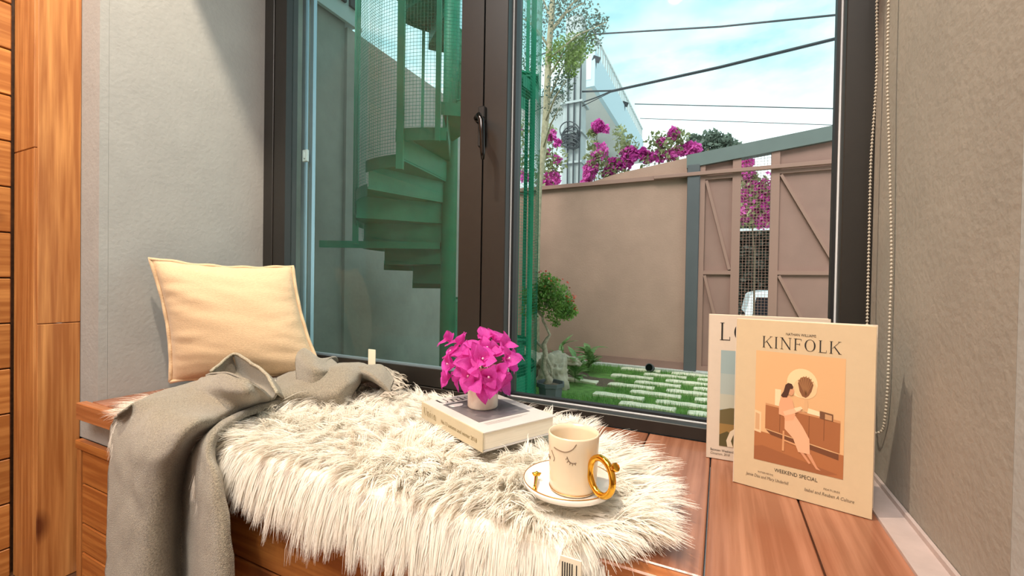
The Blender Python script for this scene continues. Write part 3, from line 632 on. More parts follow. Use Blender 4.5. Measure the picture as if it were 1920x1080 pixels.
for a in (.75, 3.3):
    MB().tube([(x0+a, 8.15, zr+.33), (x0+a, 8.35, zr+.33)], .33, 20).build('wheel', M_black, car)
# bonsai in grey pot
bp_ = P(1032, 716, y=3.02); bx, by = bp_.x, 3.02; rz_ = bp_.z
bon = empty('bonsai_tree', (bx, by, ZG), 'twisted bonsai tree with red buds in a grey plastic pot', 'plant')
MB().lathe([(.0, ZG), (.078, ZG), (.095, rz_-.03), (.108, rz_-.028), (.11, rz_), (.099, rz_), (.097, rz_-.03), (0, rz_-.03)], (bx, by, 0), 8).build('pot', M_pot, bon)
MB().lathe([(.097, rz_-.03), (.05, rz_-.015), (0, rz_-.012)], (bx, by, 0), 12).build('soil', M_soil, bon)
yb = by
MB().tube([P(a, b, y=yb) for a, b in ((1026, 722), (1030, 712), (1020, 690), (1023, 665), (1020, 645), (1026, 635), (1031, 628), (1024, 612), (1018, 602), (1017, 590), (1024, 570))], [.034, .030, .022, .021, .018, .014, .010, .009, .009, .008, .006], 10).build('trunk', M_bonsai, bon, smooth=True)
bb = MB()
for pts in (((1021, 655), (1010, 645), (1002, 632)), ((1025, 672), (1034, 690), (1034, 712)), ((1017, 592), (1000, 575), (990, 560)), ((1022, 575), (1045, 560), (1065, 545)), ((1022, 575), (1030, 550), (1035, 530))):
    bb.tube([P(a, b, y=yb) for a, b in pts], [.013, .010, .005], 7)
bb.build('branches', M_bonsai, bon, smooth=True)
leaf_cloud('foliage', blob_pts([(1030, 545, 28, 1.4), (1050, 560, 26, 1.2), (1020, 560, 26, 1), (1025, 530, 20, .8), (1060, 580, 22, 1), (1072, 585, 12, .4), (1040, 590, 20, .5), (1000, 555, 26, 1), (995, 580, 20, .5), (1043, 608, 7, .12)], yb, 420, flat=1), .014, M_leafb, bon)
leaf_cloud('buds', blob_pts([(1040, 535, 32, 1), (1072, 560, 12, .5), (1020, 515, 14, .4), (1080, 575, 8, .2)], yb, 38, flat=1.1), .009, M_red, bon, asp=.8)
# pale rock
def rock(label, c, s, seed):
    b = bmesh.new(); bmesh.ops.create_icosphere(b, subdivisions=4, radius=1)
    for v in b.verts:
        q_ = v.co.copy(); d_ = 1+.18*noise.noise(q_*14)+.5*noise.noise(q_*1.5+Vector((seed, 0, 0)))-.35*abs(noise.noise(q_*3.1+Vector((0, seed, 0))))+.12*noise.noise(q_*7)
        v.co = Vector((q_.x*s[0]*d_, q_.y*s[1]*d_, q_.z*s[2]*d_))
    me = bpy.data.meshes.new('rock'); b.to_mesh(me); b.free(); o = link('garden_rock', me, M_rock, None, True); o.location = c; return tag(o, label, 'rock')
rb = P(1035, 700, z=ZG); 
rock('large pale weathered rock behind the bonsai pot', (P(1036, 672, y=3.75).x, 3.75, ZG+.13), (.17, .12, .19), 3)
rock('flat white rock leaning out toward the wall behind the bonsai', (P(1055, 662, y=3.85).x, 3.95, ZG+.22), (.15, .08, .06), 9)
rock('pale rock behind the green cage mesh', (P(985, 668, y=3.95).x, 3.95, ZG+.14), (.22, .14, .17), 14)
def lfl(mb, c, d, up, L, Wd):
    d = Vector(d).normalized(); s_ = d.cross(Vector(up)).normalized(); n_ = s_.cross(d)
    c = Vector(c); pts = []
    for t, wd_ in ((0, .05), (.25, .8), (.5, 1), (.75, .7), (1, .03)):
        m_ = c+d*L*t - n_*L*.35*t*t
        pts += [m_-s_*Wd*wd_+n_*Wd*.25*wd_, m_, m_+s_*Wd*wd_+n_*Wd*.25*wd_]
    mb.add(pts, [(3*i+j, 3*i+j+1, 3*i+4+j, 3*i+3+j) for i in range(4) for j in range(2)])
def leafy(label, px, py, y, n, L, Wd, m=M_hosta):
    c = P(px, py, y=y); c.z = ZG; e = empty('leafy_plant', tuple(c), label, 'plant')
    for i in range(n):
        a = i*2.4+random.uniform(-.3, .3); el = random.uniform(.3, 1.2); h_ = random.uniform(.02, .16)*L/.13
        mb = MB(); q_ = c+Vector((0, 0, h_+.02)); mb.tube([c, q_], .003, 4); lfl(mb, q_, (math.cos(a)*math.cos(el), math.sin(a)*math.cos(el), math.sin(el)), (0, 0, 1), L*random.uniform(.7, 1.1), Wd)
        mb.build('leaf', m, e, smooth=True)
leafy('broad-leaved green plant beside the pale rock', 1078, 700, 4.0, 34, .17, .036)
leafy('small green plant at the foot of the brown wall', 1104, 685, 4.55, 30, .19, .036)
leafy('light green sprouts on top of the rock area near the wall', 1052, 680, 4.6, 12, .20, .03)
# garden spotlight
sq = P(1220, 694, z=ZG+.04); gs = empty('garden_spotlight', (sq.x, sq.y, ZG), 'small dark round spotlight on the turf near the wall', 'spotlight')
MB().tube([(sq.x, sq.y, ZG), (sq.x, sq.y, ZG+.06)], .008, 6).build('spike', M_black, gs)
MB().tube([(sq.x+.01, sq.y+.045, ZG+.05), (sq.x, sq.y+.01, ZG+.06), (sq.x-.01, sq.y-.04, ZG+.075)], [.03, .042, .045], 16).build('housing', M_slate2, gs, smooth=False)
MB().tube([(sq.x-.010, sq.y-.0405, ZG+.075), (sq.x-.011, sq.y-.044, ZG+.076)], .037, 16).build('lens', M_chrome, gs)
# ------------------------------------------------------------------ cushion
cu = empty('cushion', (-1.4, .85, 0), 'cream linen throw cushion with piped edge leaning in the corner', 'cushion')
TL = P(283, 484, x=-1.478); TR = P(547, 499, y=.965); BL = P(322, 716, z=.03); BR = P(606, 706, z=.03)
NC = 48; nrm = ((TR-TL).cross(BL-TL)).normalized()
if nrm.dot(CM.translation-TL) < 0: nrm.negate()
def cpt(u, v, side):
    uu = u*(1-.085*(1-v*v)*(abs(u)**1.2)); vv = v*(1-.08*(1-u*u)*(abs(v)**1.2))
    a = (uu+1)/2; b = (vv+1)/2
    p = TL*(1-a)*b + TR*a*b + BL*(1-a)*(1-b) + BR*a*(1-b)
    t = max(0, (1-abs(u)**2.4)*(1-abs(v)**2.4))**.55
    w_ = .078*t
    if side > 0:
        cre = .0030*noise.noise(Vector((u*1.6, v*5+u*1.2, 1.3)))*(1-.3*abs(u))+.0032*noise.noise(Vector((u*2, v*9, 4)))*abs(u)**1.5
        w_ += cre*2*min(1, t*2)
    else: w_ *= -.55
    return p + nrm*w_
V = []; Q = []
for sd in (1, -1):
    k = len(V)
    for i in range(NC+1):
        for j in range(NC+1): V.append(cpt(-1+2*i/NC, -1+2*j/NC, sd))
    for i in range(NC):
        for j in range(NC): Q.append((k+i*(NC+1)+j, k+(i+1)*(NC+1)+j, k+(i+1)*(NC+1)+j+1, k+i*(NC+1)+j+1))
mb = MB(); mb.add(V, Q); o = mb.build('cover', M_cush, cu, smooth=True)
pts = []
for t in range(120):
    s_ = t/30; e = int(s_); f_ = (s_-e)*2-1
    u, v = ((f_, -1), (1, f_), (-f_, 1), (-1, -f_))[e]
    p = cpt(u, v, 1)+nrm*.002*math.sin(t*1.3)+(TR-TL).normalized()*(.0035*u)+Vector((0, 0, .002*math.sin(t*.9)))
    pts.append(p)
pts.append(pts[0]); MB().tube(pts, .0052, 8).build('piping', M_cush, cu, smooth=True)
# ------------------------------------------------------------------ fur rug
rug = empty('fur_rug', (-.7, .75, 0), 'long-haired white fur rug draped over the bench edge', 'rug')
ZR = .010
def x_noise(x, s): return noise.noise(Vector((x*3.1, s, 0)))
def rug_back(x): 
    e = min(1, max(0, (x+1.30)/.10)); f = min(1, max(0, (-.09-x)/.22))
    return .60+.36*min(1, e)**.5*min(1, f)**.5 + .012*x_noise(x, 1)
def rug_hang(x):
    f = min(1, max(0, (-.12-x)/.22)); e = min(1, max(0, (x+1.31)/.1))
    g = min(1, max(.12, (x+.97)/.07))
    return .038*f*(.8+.2*x_noise(x, 5))*(.3+.7*e)*g
def rug_front(x):      # where the flat part ends
    return .522 + max(0, (x+.17)/.1)**1.6*.10
RX0, RX1 = -1.285, -.085
def rug_pt(x, t):
    """t 0..1 back to the nosing, 1..2 around and down the front"""
    yb = rug_back(x); yf = rug_front(x)
    if t <= 1:
        y = yb+(yf-yb)*t; z = ZR*(1+.25*x_noise(x*4+y*9, 3)) ; return (x, y, z), (0, 0, 1)
    h = rug_hang(x); s_ = (t-1)*(h+.012); r = .014
    arc = r*math.pi/2
    if s_ < arc: a = s_/r; return (x, yf-r*math.sin(a), ZR-r+r*math.cos(a)), (0, -math.sin(a), math.cos(a))
    return (x, yf-r, ZR-r-(s_-arc)), (0, -1, 0)
hb_ = MB(); nx, ny = 110, 40; G = []
for i in range(nx+1):
    x = RX0+(RX1-RX0)*i/nx; G.append([rug_pt(x, 1.9*j/ny)[0] for j in range(ny+1)])
G = np.array(G); sheet_mesh(hb_, G); hb_.build('hide', M_hide, rug, smooth=True)
NS = 78000
xsn = rng.uniform(RX0, RX1, NS); tn = np.where(rng.uniform(0, 1, NS) < .80, rng.uniform(0, 1, NS)**1.0, 1+rng.uniform(0, .95, NS))
roots = np.zeros((NS, 3)); nr = np.zeros((NS, 3))
for i in range(NS): a, b = rug_pt(float(xsn[i]), float(tn[i])); roots[i] = a; nr[i] = b
# lock (clump) index from a jittered cell grid over x / t
cell = .016
tt = np.where(tn < 1, (1-tn)*.42, -(tn-1)*.06)
ci = np.floor(xsn/cell+rng.normal(0, .18, NS)).astype(int); cj = np.floor(tt/cell+rng.normal(0, .18, NS)).astype(int)
key = (ci*7919+cj*104729) % 40009
tab = rng.normal(size=(40009, 4)); ck = tab[key]
cxs = (ci+.5)*cell
sums = np.zeros((40009, 4)); np.add.at(sums, key, np.concatenate([roots, np.ones((NS, 1))], 1)); cen_c = (sums[:, :3]/np.maximum(1, sums[:, 3:]))[key]
cen_c = np.where(np.linalg.norm(cen_c-roots, axis=1)[:, None] > .03, roots, cen_c)
# comb field: outward from the middle with swirls
def comb(x, y):
    o = np.zeros((len(x), 2))
    for i in range(len(x)):
        p_ = Vector((x[i]*4.2, y[i]*4.2, 0)); v_ = noise.noise_vector(p_); o[i] = (v_.x, v_.y)
    return o
cb = comb(roots[:, 0], roots[:, 1])*1.25; cb[:, 1] -= .35
cb[:, 0] += np.clip((roots[:, 0]+.30)/.16, 0, 1.6)*1.0 - np.clip((-1.15-roots[:, 0])/.2, 0, 1)*.7
cb[:, 1] += -np.clip((.68-roots[:, 1])/.10, -.15, 1.3)+np.clip((roots[:, 1]-.84)/.10, 0, 1)*.35
cb += ck[:, :2]*.42
hang = np.clip((tn-.93)/.1, 0, 1)
Lh = rng.uniform(.056, .082, NS)*(1+.13*ck[:, 2]); Lh = np.where(hang > .5, Lh*1.02, Lh)*np.where((roots[:, 0] < -.93) & (roots[:, 0] > -1.2) & (roots[:, 1] < .56), .3, 1)
nh = rng.uniform(.30, .62, NS)*(1+.18*ck[:, 3])
# objects lying in the fur press it down
def press(cx, cy, hx, hy, ang, soft=.012):
    c, s_ = math.cos(ang), math.sin(ang); dx = roots[:, 0]-cx; dy = roots[:, 1]-cy
    u = np.abs(dx*c+dy*s_)-hx; v = np.abs(-dx*s_+dy*c)-hy
    return np.clip(np.maximum(u, v)/soft, 0, 1)
_C = P(905, 812, z=.072); _A = P(789, 752, z=.072); _ax = (_A-_C).normalized(); _ay = Vector((_ax.y, -_ax.x, 0))
if _ay.dot(P(1040, 795, z=.072)-_C) < 0: _ay.negate()
_m = _C+_ax*.1225+_ay*.089; PRESSED = [(_m.x, _m.y, .1225, .089, math.atan2(_ax.y, _ax.x))]
_s = P(1068, 906, z=.038); PRESSED_R = [(_s.x, _s.y, .066)]
keepf = np.ones(NS)
for (cx, cy, hx, hy, ang) in PRESSED: keepf = np.minimum(keepf, press(cx, cy, hx, hy, ang))
for (cx, cy, rr) in PRESSED_R: keepf = np.minimum(keepf, np.clip((np.hypot(roots[:, 0]-cx, roots[:, 1]-cy)-rr)/.012, 0, 1))
nh *= (.12+.88*keepf); Lh *= (.45+.55*keepf)
K = 6; T = np.linspace(0, 1, K); C = np.zeros((NS, K, 3))
dirxy = cb/np.maximum(1, np.linalg.norm(cb, axis=1))[:, None]
for k, t in enumerate(T):
    up_ = (nh*(t-.50*t*t)*1.25)[:, None]
    side = (t**1.25)*.78
    p_ = roots + Lh[:, None]*(nr*up_*(1-.45*hang[:, None]))
    lat_ = np.zeros((NS, 3)); lat_[:, :2] = dirxy
    lat_[:, 1] = lat_[:, 1]*(1-hang) - hang*.25; lat_[:, 0] *= (1-.6*hang)
    p_ += Lh[:, None]*side*lat_*(1-.2*hang[:, None])
    p_[:, 2] -= Lh*(t**1.2)*hang*1.05
    p_ += (ck[:, [2, 3, 0]]*.0045+rng.normal(0, .0010, (NS, 3)))*t
    p_ += (cen_c-roots)*(.55*t**1.3)[..., None] if False else (cen_c-roots)*(.5*t**1.3)
    fl = (p_[:, 1] > .53); p_[:, 2] = np.where(fl, np.maximum(p_[:, 2], .003+.002*t), p_[:, 2])
    ed = (~fl) & (p_[:, 2] < .004); p_[:, 1] = np.where(ed, np.minimum(p_[:, 1], .519), p_[:, 1])
    p_[:, 1] = np.minimum(p_[:, 1], YW-.004)
    C[:, k] = p_
fr_ = nr+np.array([0, -.5, .35])+rng.normal(size=(NS, 3))*.35; fr_ /= np.linalg.norm(fr_, axis=1)[:, None]
wd = rng.uniform(.00055, .0010, NS)
V = np.zeros((NS, K, 2, 3))
for k, t in enumerate(T):
    tg = C[:, min(k+1, K-1)]-C[:, max(k-1, 0)]; sd = np.cross(tg, fr_); sd /= np.maximum(1e-9, np.linalg.norm(sd, axis=1))[:, None]
    ww_ = (wd*(1.0 if t < .5 else 1.0-1.7*(t-.5)))[:, None]
    V[:, k, 0] = C[:, k]-sd*ww_; V[:, k, 1] = C[:, k]+sd*ww_
base = (np.arange(NS)*K*2)[:, None]; q0 = (np.arange(K-1)*2)[None, :]
Q = np.stack([base+q0, base+q0+1, base+q0+3, base+q0+2], -1).reshape(-1, 4)
fast_mesh('fur', V.reshape(-1, 3), Q, M_fur, rug, 'stuff', smooth=True)
tg_ = P(1070, 1062, y=.492)
ct = MB().box((tg_.x-.012, .488, tg_.z-.03), (tg_.x+.014, .490, tg_.z+.012)).build('care_label', M_tag, rug); ct['label'] = 'white care label with black bars'
MB().add([(tg_.x-.010+i*.0028, .4876, tg_.z-.028) for i in range(5) for _ in (0,)], []).v
bars = MB()
for i in range(5): bars.box((tg_.x-.0095+i*.003, .4872, tg_.z-.028), (tg_.x-.0083+i*.003, .4879, tg_.z+.006))
bars.box((tg_.x+.008, .4872, tg_.z-.028), (tg_.x+.009, .4879, tg_.z+.006)); bars.build('printed_bars', M_ink, ct)
# ------------------------------------------------------------------ wool blanket
bl_ = empty('wool_blanket', (-1.1, .6, 0), 'grey wool throw crumpled on the bench and hanging over its edge', 'blanket')
def py_row(lst, z=None): return [P(a, b, y=c) if c > 0 else P(a, b, z=-c) for a, b, c in lst]
wb = MB()
rows = [
 [(196, 1150, .475), (225, 1150, .450), (255, 1150, .440), (285, 1150, .452), (318, 1150, .480), (330, 1150, .512), (345, 1150, .528), (362, 1150, .505), (378, 1150, .470), (405, 1150, .452), (428, 1150, .455), (446, 1150, .470)],
 [(203, 1000, .480), (230, 1000, .450), (258, 1000, .440), (288, 1000, .450), (316, 1000, .476), (330, 1000, .508), (345, 1000, .524), (362, 1000, .502), (378, 1000, .470), (398, 1000, .452), (416, 1000, .455), (432, 1000, .468)],
 [(205, 900, .490), (232, 900, .456), (262, 900, .440), (292, 895, .442), (320, 890, .462), (336, 892, .500), (347, 895, .520), (360, 893, .500), (374, 892, .474), (392, 895, .460), (406, 900, .462), (416, 905, .474)],
 [(207, 830, .500), (232, 835, .468), (265, 845, .440), (300, 850, .436), (336, 838, .446), (354, 838, .490), (360, 846, .516), (368, 840, .500), (378, 838, .482), (388, 842, .474), (396, 848, .478), (402, 858, .486)],
 [(210, 796, .520), (238, 786, .498), (275, 790, .472), (318, 795, .458), (362, 792, .462), (386, 796, .490), (392, 808, .515), (396, 806, .510), (402, 802, .502), (407, 804, .500), (410, 808, .502), (412, 816, .506)],
 [(232, 770, -.045), (258, 757, -.055), (298, 756, -.060), (345, 762, -.062), (392, 768, -.062), (418, 776, -.052), (426, 788, -.030), (430, 785, -.034), (436, 782, -.040), (440, 780, -.045), (444, 783, -.045), (446, 792, -.035)],
 [(285, 742, -.045), (305, 733, -.055), (335, 733, -.065), (372, 738, -.072), (415, 748, -.072), (448, 758, -.062), (462, 768, -.032), (468, 765, -.036), (476, 762, -.040), (484, 760, -.042), (492, 762, -.040), (498, 768, -.032)],
 [(318, 733, -.040), (332, 726, -.052), (356, 725, -.066), (388, 722, -.090), (428, 728, -.106), (466, 738, -.102), (488, 752, -.052), (496, 757, -.036), (504, 756, -.038), (512, 753, -.040), (520, 752, -.040), (528, 758, -.030)],
 [(330, 728, -.030), (345, 722, -.042), (366, 715, -.058), (390, 705, -.098), (424, 702, -.125), (462, 713, -.126), (494, 733, -.095), (512, 748, -.048), (524, 748, -.038), (534, 745, -.038), (545, 743, -.038), (552, 746, -.030)],
]
G = sheet([py_row(r_) for r_ in rows], 7, .0035, 22); sheet_mesh(wb, G); ED1 = G
# cowl: inside of the folded loop rising to the hem
cow = [
 [(386, 704, -.098), (402, 699, -.114), (428, 700, -.126), (460, 711, -.127), (490, 730, -.097), (510, 746, -.058)],
 [(390, 706, -.084), (410, 706, -.084), (440, 714, -.074), (470, 724, -.070), (494, 738, -.066), (510, 751, -.046)],
 [(396, 702, -.078), (412, 696, -.070), (440, 699, -.060), (470, 711, -.058), (498, 728, -.062), (513, 748, -.052)],
 [(396, 696, -.092), (416, 680, -.104), (440, 664, -.118), (468, 679, -.112), (500, 704, -.098), (520, 738, -.066)],
]
G = sheet([py_row(r_) for r_ in cow], 7, .002, 22); sheet_mesh(wb, G); HEM = [tuple(p) for p in G[-1]]
# outside of the cowl falling back behind the hem toward the cushion
G = sheet([[Vector(p) for p in HEM[::7]+[HEM[-1]][:0]], [Vector(p)+Vector((-.02, .03, -.02)) for p in HEM[::7]], [Vector((p[0]-.03, p[1]+.06, .03)) for p in HEM[::7]]], 4); sheet_mesh(wb, G)
# back piece: low folds running along the window to the fringe
back = [
 [(505, 760, -.028), (540, 758, -.028), (575, 755, -.028), (610, 758, -.028), (640, 760, -.028), (656, 750, -.03)],
 [(508, 748, -.045), (540, 742, -.050), (580, 738, -.055), (620, 742, -.056), (646, 738, -.056), (664, 734, -.045)],
 [(512, 738, -.050), (545, 728, -.062), (582, 722, -.070), (625, 720, -.078), (656, 718, -.080), (674, 718, -.062)],
 [(516, 724, -.048), (548, 712, -.066), (584, 706, -.085), (625, 700, -.096), (658, 698, -.098), (682, 702, -.085)],
 [(520, 712, -.046), (550, 702, -.070), (582, 696, -.094), (620, 690, -.104), (668, 685, -.104), (728, 706, -.062)],
 [(524, 706, -.030), (552, 697, -.06), (580, 690, -.09), (620, 685, -.095), (672, 682, -.095), (730, 702, -.05)],
]
G = sheet([py_row(r_) for r_ in back], 6, .004, 20); sheet_mesh(wb, G)
# standing curl beside the cushion
curl = [
 [(558, 722, -.055), (580, 728, -.060), (605, 722, -.066), (628, 712, -.075), (640, 702, -.08)],
 [(556, 700, -.085), (575, 708, -.085), (598, 708, -.088), (622, 700, -.090), (636, 692, -.09)],
 [(555, 676, -.112), (568, 678, -.120), (588, 690, -.112), (612, 693, -.104), (634, 684, -.100)],
 [(560, 661, -.130), (570, 655, -.138), (590, 668, -.130), (606, 682, -.112), (620, 672, -.112)],
 [(568, 660, -.125), (578, 658, -.130), (594, 672, -.118), (612, 672, -.116), (630, 670, -.110)],
 [(578, 672, -.10), (588, 676, -.10), (602, 680, -.10), (618, 678, -.10), (634, 678, -.095)],
]
G = sheet([py_row(r_) for r_ in curl], 6, .002, 20); sheet_mesh(wb, G)
# front lip of the fringe end with a dark hollow under it
lip = [
 [(662, 738, -.035), (676, 722, -.03), (688, 716, -.03), (702, 716, -.03), (716, 720, -.03), (730, 724, -.03)],
 [(662, 708, -.072), (672, 700, -.086), (690, 705, -.086), (706, 716, -.074), (722, 730, -.056), (736, 744, -.038)],
 [(668, 690, -.100), (684, 690, -.100), (700, 696, -.094), (714, 706, -.084), (727, 718, -.068), (732, 730, -.055)],
 [(680, 684, -.100), (696, 685, -.100), (708, 684, -.098), (718, 687, -.096), (729, 699, -.082), (738, 713, -.068)],
]
G = sheet([py_row(r_) for r_ in lip], 6, .002, 20); sheet_mesh(wb, G); LE = [G[i, -1] for i in range(G.shape[0])]; LR = G[0]
me = wb.mesh('wool'); o = link('cloth', me, M_wool, bl_, True)
so_ = o.modifiers.new('thickness', 'SOLIDIFY'); so_.thickness = .0045; so_.offset = 0
MB().tube(HEM, .0042, 8).build('hem', M_hem, bl_, smooth=True)
frg = []
E0 = [P(716, 686, z=.096), P(728, 698, z=.082), P(737, 712, z=.068), P(728, 730, z=.055), P(712, 742, z=.046)]
for i in range(38):
    t = i/37*4; k_ = min(3, int(t)); p_ = E0[k_].lerp(E0[k_+1], t-k_); f_ = i/37
    e_ = P(752+14*math.sin(f_*3)-22*f_*f_+random.uniform(-6, 8), 704+38*f_+random.uniform(-5, 5), z=.062-.016*f_); a_ = random.uniform(0, 6)
    ps = [p_.lerp(e_, s_)+Vector((math.cos(a_+s_*7), -abs(math.sin(a_+s_*7)), .8*math.sin(s_*9+a_)))*.0045*s_ for s_ in (0, .2, .4, .6, .8, 1)]
    ps = [Vector((q_.x, min(q_.y, 1.015), q_.z)) for q_ in ps]
    MB().tube(ps, [.0019, .0021, .0018, .0021, .0018, .0012], 5).build('fringe_strand', M_fringe, bl_, smooth=True)
lt = P(697, 683, y=.985)
MB().box((lt.x-.0135, .984, lt.z-.004), (lt.x+.0145, .986, lt.z+.045)).build('fabric_tag', M_tag, bl_)
# ------------------------------------------------------------------ lettering helpers
SERIF = {
 'K': (.78, [('v', .10, 0, 1, .10), ('s', .10, 0), ('s', .10, 1), ('l', .72, 1, .18, .42, .045), ('l', .34, .56, .74, 0, .105), ('s', .70, 1), ('s', .74, 0)]),
 'I': (.30, [('v', .15, 0, 1, .10), ('s', .15, 0), ('s', .15, 1)]),
 'N': (.90, [('v', .13, 0, 1, .045), ('v', .78, 0, 1, .045), ('l', .11, 1, .80, 0, .12), ('s', .13, 0), ('s', .10, 1), ('s', .78, 1)]),
 'F': (.60, [('v', .12, 0, 1, .10), ('h', .12, .58, .965, .04), ('h', .12, .45, .53, .04), ('v', .57, .80, .98, .03), ('v', .46, .43, .63, .03), ('s', .12, 0), ('s', .10, 1)]),
 'O': (.92, [('o', .46, .5, .42, .5)]),
 'o': (.56, [('o', .28, .33, .26, .34)]),
 'L': (.62, [('v', .12, 0, 1, .10), ('h', .12, .56, .025, .04), ('v', .57, 0, .22, .03), ('s', .12, 0), ('s', .12, 1)]),
 'U': (.88, [('v', .15, .28, 1, .15), ('v', .72, .28, 1, .05), ('u', .435, .28, .30), ('s', .15, 1), ('s', .72, 1)]),
 'n': (.64, [('v', .12, 0, .66, .12), ('v', .50, 0, .46, .12), ('l', .14, .48, .34, .66, .07), ('l', .30, .65, .50, .44, .11), ('s', .12, 0), ('s', .50, 0)]),
 'i': (.30, [('v', .14, 0, .66, .12), ('s', .14, 0), ('b', .14, .88, .07)]),
}
def serif_word(word, size, gap=.14):
    polys = []; x = 0
    def q(a, b, c, d): polys.append([a, b, c, d])
    for ch in word:
        if ch == ' ': x += .5; continue
        wd_, it = SERIF[ch]
        for s_ in it:
            if s_[0] == 'v': _, cx_, a, b, t = s_; q((x+cx_-t/2, a), (x+cx_+t/2, a), (x+cx_+t/2, b), (x+cx_-t/2, b))
            elif s_[0] == 'h': _, a, b, cy_, t = s_; q((x+a, cy_-t/2), (x+b, cy_-t/2), (x+b, cy_+t/2), (x+a, cy_+t/2))
            elif s_[0] == 's': _, cx_, y_ = s_; yy_ = y_ if y_ == 0 else y_-.03; q((x+cx_-.12, yy_), (x+cx_+.12, yy_), (x+cx_+.12, yy_+.03), (x+cx_-.12, yy_+.03))
            elif s_[0] == 'l':
                _, a, b, c, d, t = s_; q((x+a-t/2, b), (x+a+t/2, b), (x+c+t/2, d), (x+c-t/2, d))
            elif s_[0] == 'b': _, cx_, cy_, r0 = s_; polys.append([(x+cx_+r0*math.cos(i*.785), cy_+r0*math.sin(i*.785)) for i in range(8)])
            elif s_[0] in 'ou':
                if s_[0] == 'o': _, cx_, cy_, rx, ry = s_; a0, a1 = 0, 2*math.pi
                else: _, cx_, cy_, rx = s_; ry = .29; a0, a1 = math.pi, 2*math.pi
                n = 26
                for i in range(n):
                    t0 = a0+(a1-a0)*i/n; t1 = a0+(a1-a0)*(i+1)/n
                    def ed(t, inner): k_ = (.28 if inner else 0); return (x+cx_+rx*math.cos(t)*(1-k_*abs(math.cos(t))**.7), cy_+ry*math.sin(t)*(1-(.07 if inner else 0)))
                    q(ed(t0, 0), ed(t1, 0), ed(t1, 1), ed(t0, 1))
        x += wd_+gap
    return [[(a*size, b*size) for a, b in p_] for p_ in polys], (x-gap)*size
def flat(name, polys, org, ux, uy, nrm_, m, parent, lift=.0004):
    """flat print: polygons in the (ux, uy) plane of a cover"""
    mb = MB(); org = Vector(org); ux = Vector(ux); uy = Vector(uy); n_ = Vector(nrm_)
    for i, p_ in enumerate(polys): mb.add([org+ux*a+uy*b+n_*lift for a, b in p_], [tuple(range(len(p_)))])
    me = mb.mesh(name); return link(name, me, m, parent)
def print_text(name, s_, size, org, ux, uy, nrm_, m, parent, width=None, shear=0, lift=.0005, center=False, spacing=1.0):
    cu_ = bpy.data.curves.new(name, 'FONT'); cu_.body = s_; cu_.size = size; cu_.shear = shear; cu_.space_character = spacing; cu_.resolution_u = 2
    to = bpy.data.objects.new('tmp_text', cu_); COL.objects.link(to); bpy.context.view_layer.update()
    me = bpy.data.meshes.new_from_object(to); bpy.data.objects.remove(to)
    co = np.zeros(len(me.vertices)*3, np.float32); me.vertices.foreach_get('co', co); co = co.reshape(-1, 3)
    x0_, x1_ = co[:, 0].min(), co[:, 0].max(); co[:, 0] -= x0_
    if width: co[:, 0] *= width/(x1_-x0_)
    if center: co[:, 0] -= (width or (x1_-x0_))/2
    org = np.array(org); ux = np.array(Vector(ux)); uy = np.array(Vector(uy)); n_ = np.array(Vector(nrm_))
    W_ = org+co[:, :1]*ux+co[:, 1:2]*uy+n_*lift
    me.vertices.foreach_set('co', W_.astype(np.float32).ravel()); me.update(); me.name = name
    me.materials.clear(); return link(name, me, m, parent)
# ------------------------------------------------------------------ hardback book under the flowers
C0 = P(905, 812, z=.072); A0_ = P(789, 752, z=.072); ax = (A0_-C0).normalized(); ay = Vector((ax.y, -ax.x, 0))
if ay.dot(P(1040, 795, z=.072)-C0) < 0: ay.negate()
BLn = .245; BWd = .178; BT = .036; Zb = .072-BT
bk = empty('hardback_book', tuple(C0+ax*BLn/2+ay*BWd/2+Vector((0, 0, -BT))), 'thick pale grey hardback with a dark cover photo lying on the fur rug', 'book')
def BM(u, v, z): return C0+ax*u+ay*v+Vector((0, 0, z-.072))
def bbox_(u0, u1, v0, v1, z0_, z1_):
    return MB().add([BM(u0, v0, z0_), BM(u1, v0, z0_), BM(u1, v1, z0_), BM(u0, v1, z0_), BM(u0, v0, z1_), BM(u1, v0, z1_), BM(u1, v1, z1_), BM(u0, v1, z1_)], [(0, 3, 2, 1), (4, 5, 6, 7), (0, 1, 5, 4), (1, 2, 6, 5), (2, 3, 7, 6), (3, 0, 4, 7)])
bbox_(0, BLn, .0025, BWd, .0695, .072).build('front_cover', M_bookc, bk, bevel=.0006)
bbox_(0, BLn, .0025, BWd, Zb, Zb+.0025).build('back_cover', M_bookc, bk, bevel=.0006)
spn = bbox_(0, BLn, 0, .0025, Zb, .072).build('spine', M_spine, bk, bevel=.0006)
bbox_(.003, BLn-.003, .004, BWd-.005, Zb+.003, .069).build('page_block', M_pages, bk)
# cover print: lines read along +v, top edge at the far left end (u = BLn)
UX = ay; UY = ax; NZ = Vector((0, 0, 1)); Og = BM(0, 0, .0721)
flat('cover_photo', [[(.026, .052), (BWd-.024, .052), (BWd-.024, .196), (.026, .196)]], Og, UX, UY, NZ, M_photo, bk, .0003)
flat('photo_highlight', [[(.048+.018*math.cos(i*.6)*(1+.2*math.sin(i*2)), .176+.011*math.sin(i*.6)) for i in range(10)]], Og, UX, UY, NZ, M_photol, bk, .0005)
pl, wd_ = serif_word('Union', .030); pl = [[(a+.026, b+.205) for a, b in p_] for p_ in pl]
flat('cover_title', pl, Og, UX, UY, NZ, M_ink, bk, .0005)
flat('cover_small_print', [[(.030, y_), (x_, y_), (x_, y_+.0007), (.030, y_+.0007)] for y_, x_ in ((.041, .138), (.036, .120), (.031, .085))], Og, UX, UY, NZ, M_inks, bk, .0005)
SX = -ax; Os = BM(BLn, 0, Zb)-ay*.0001
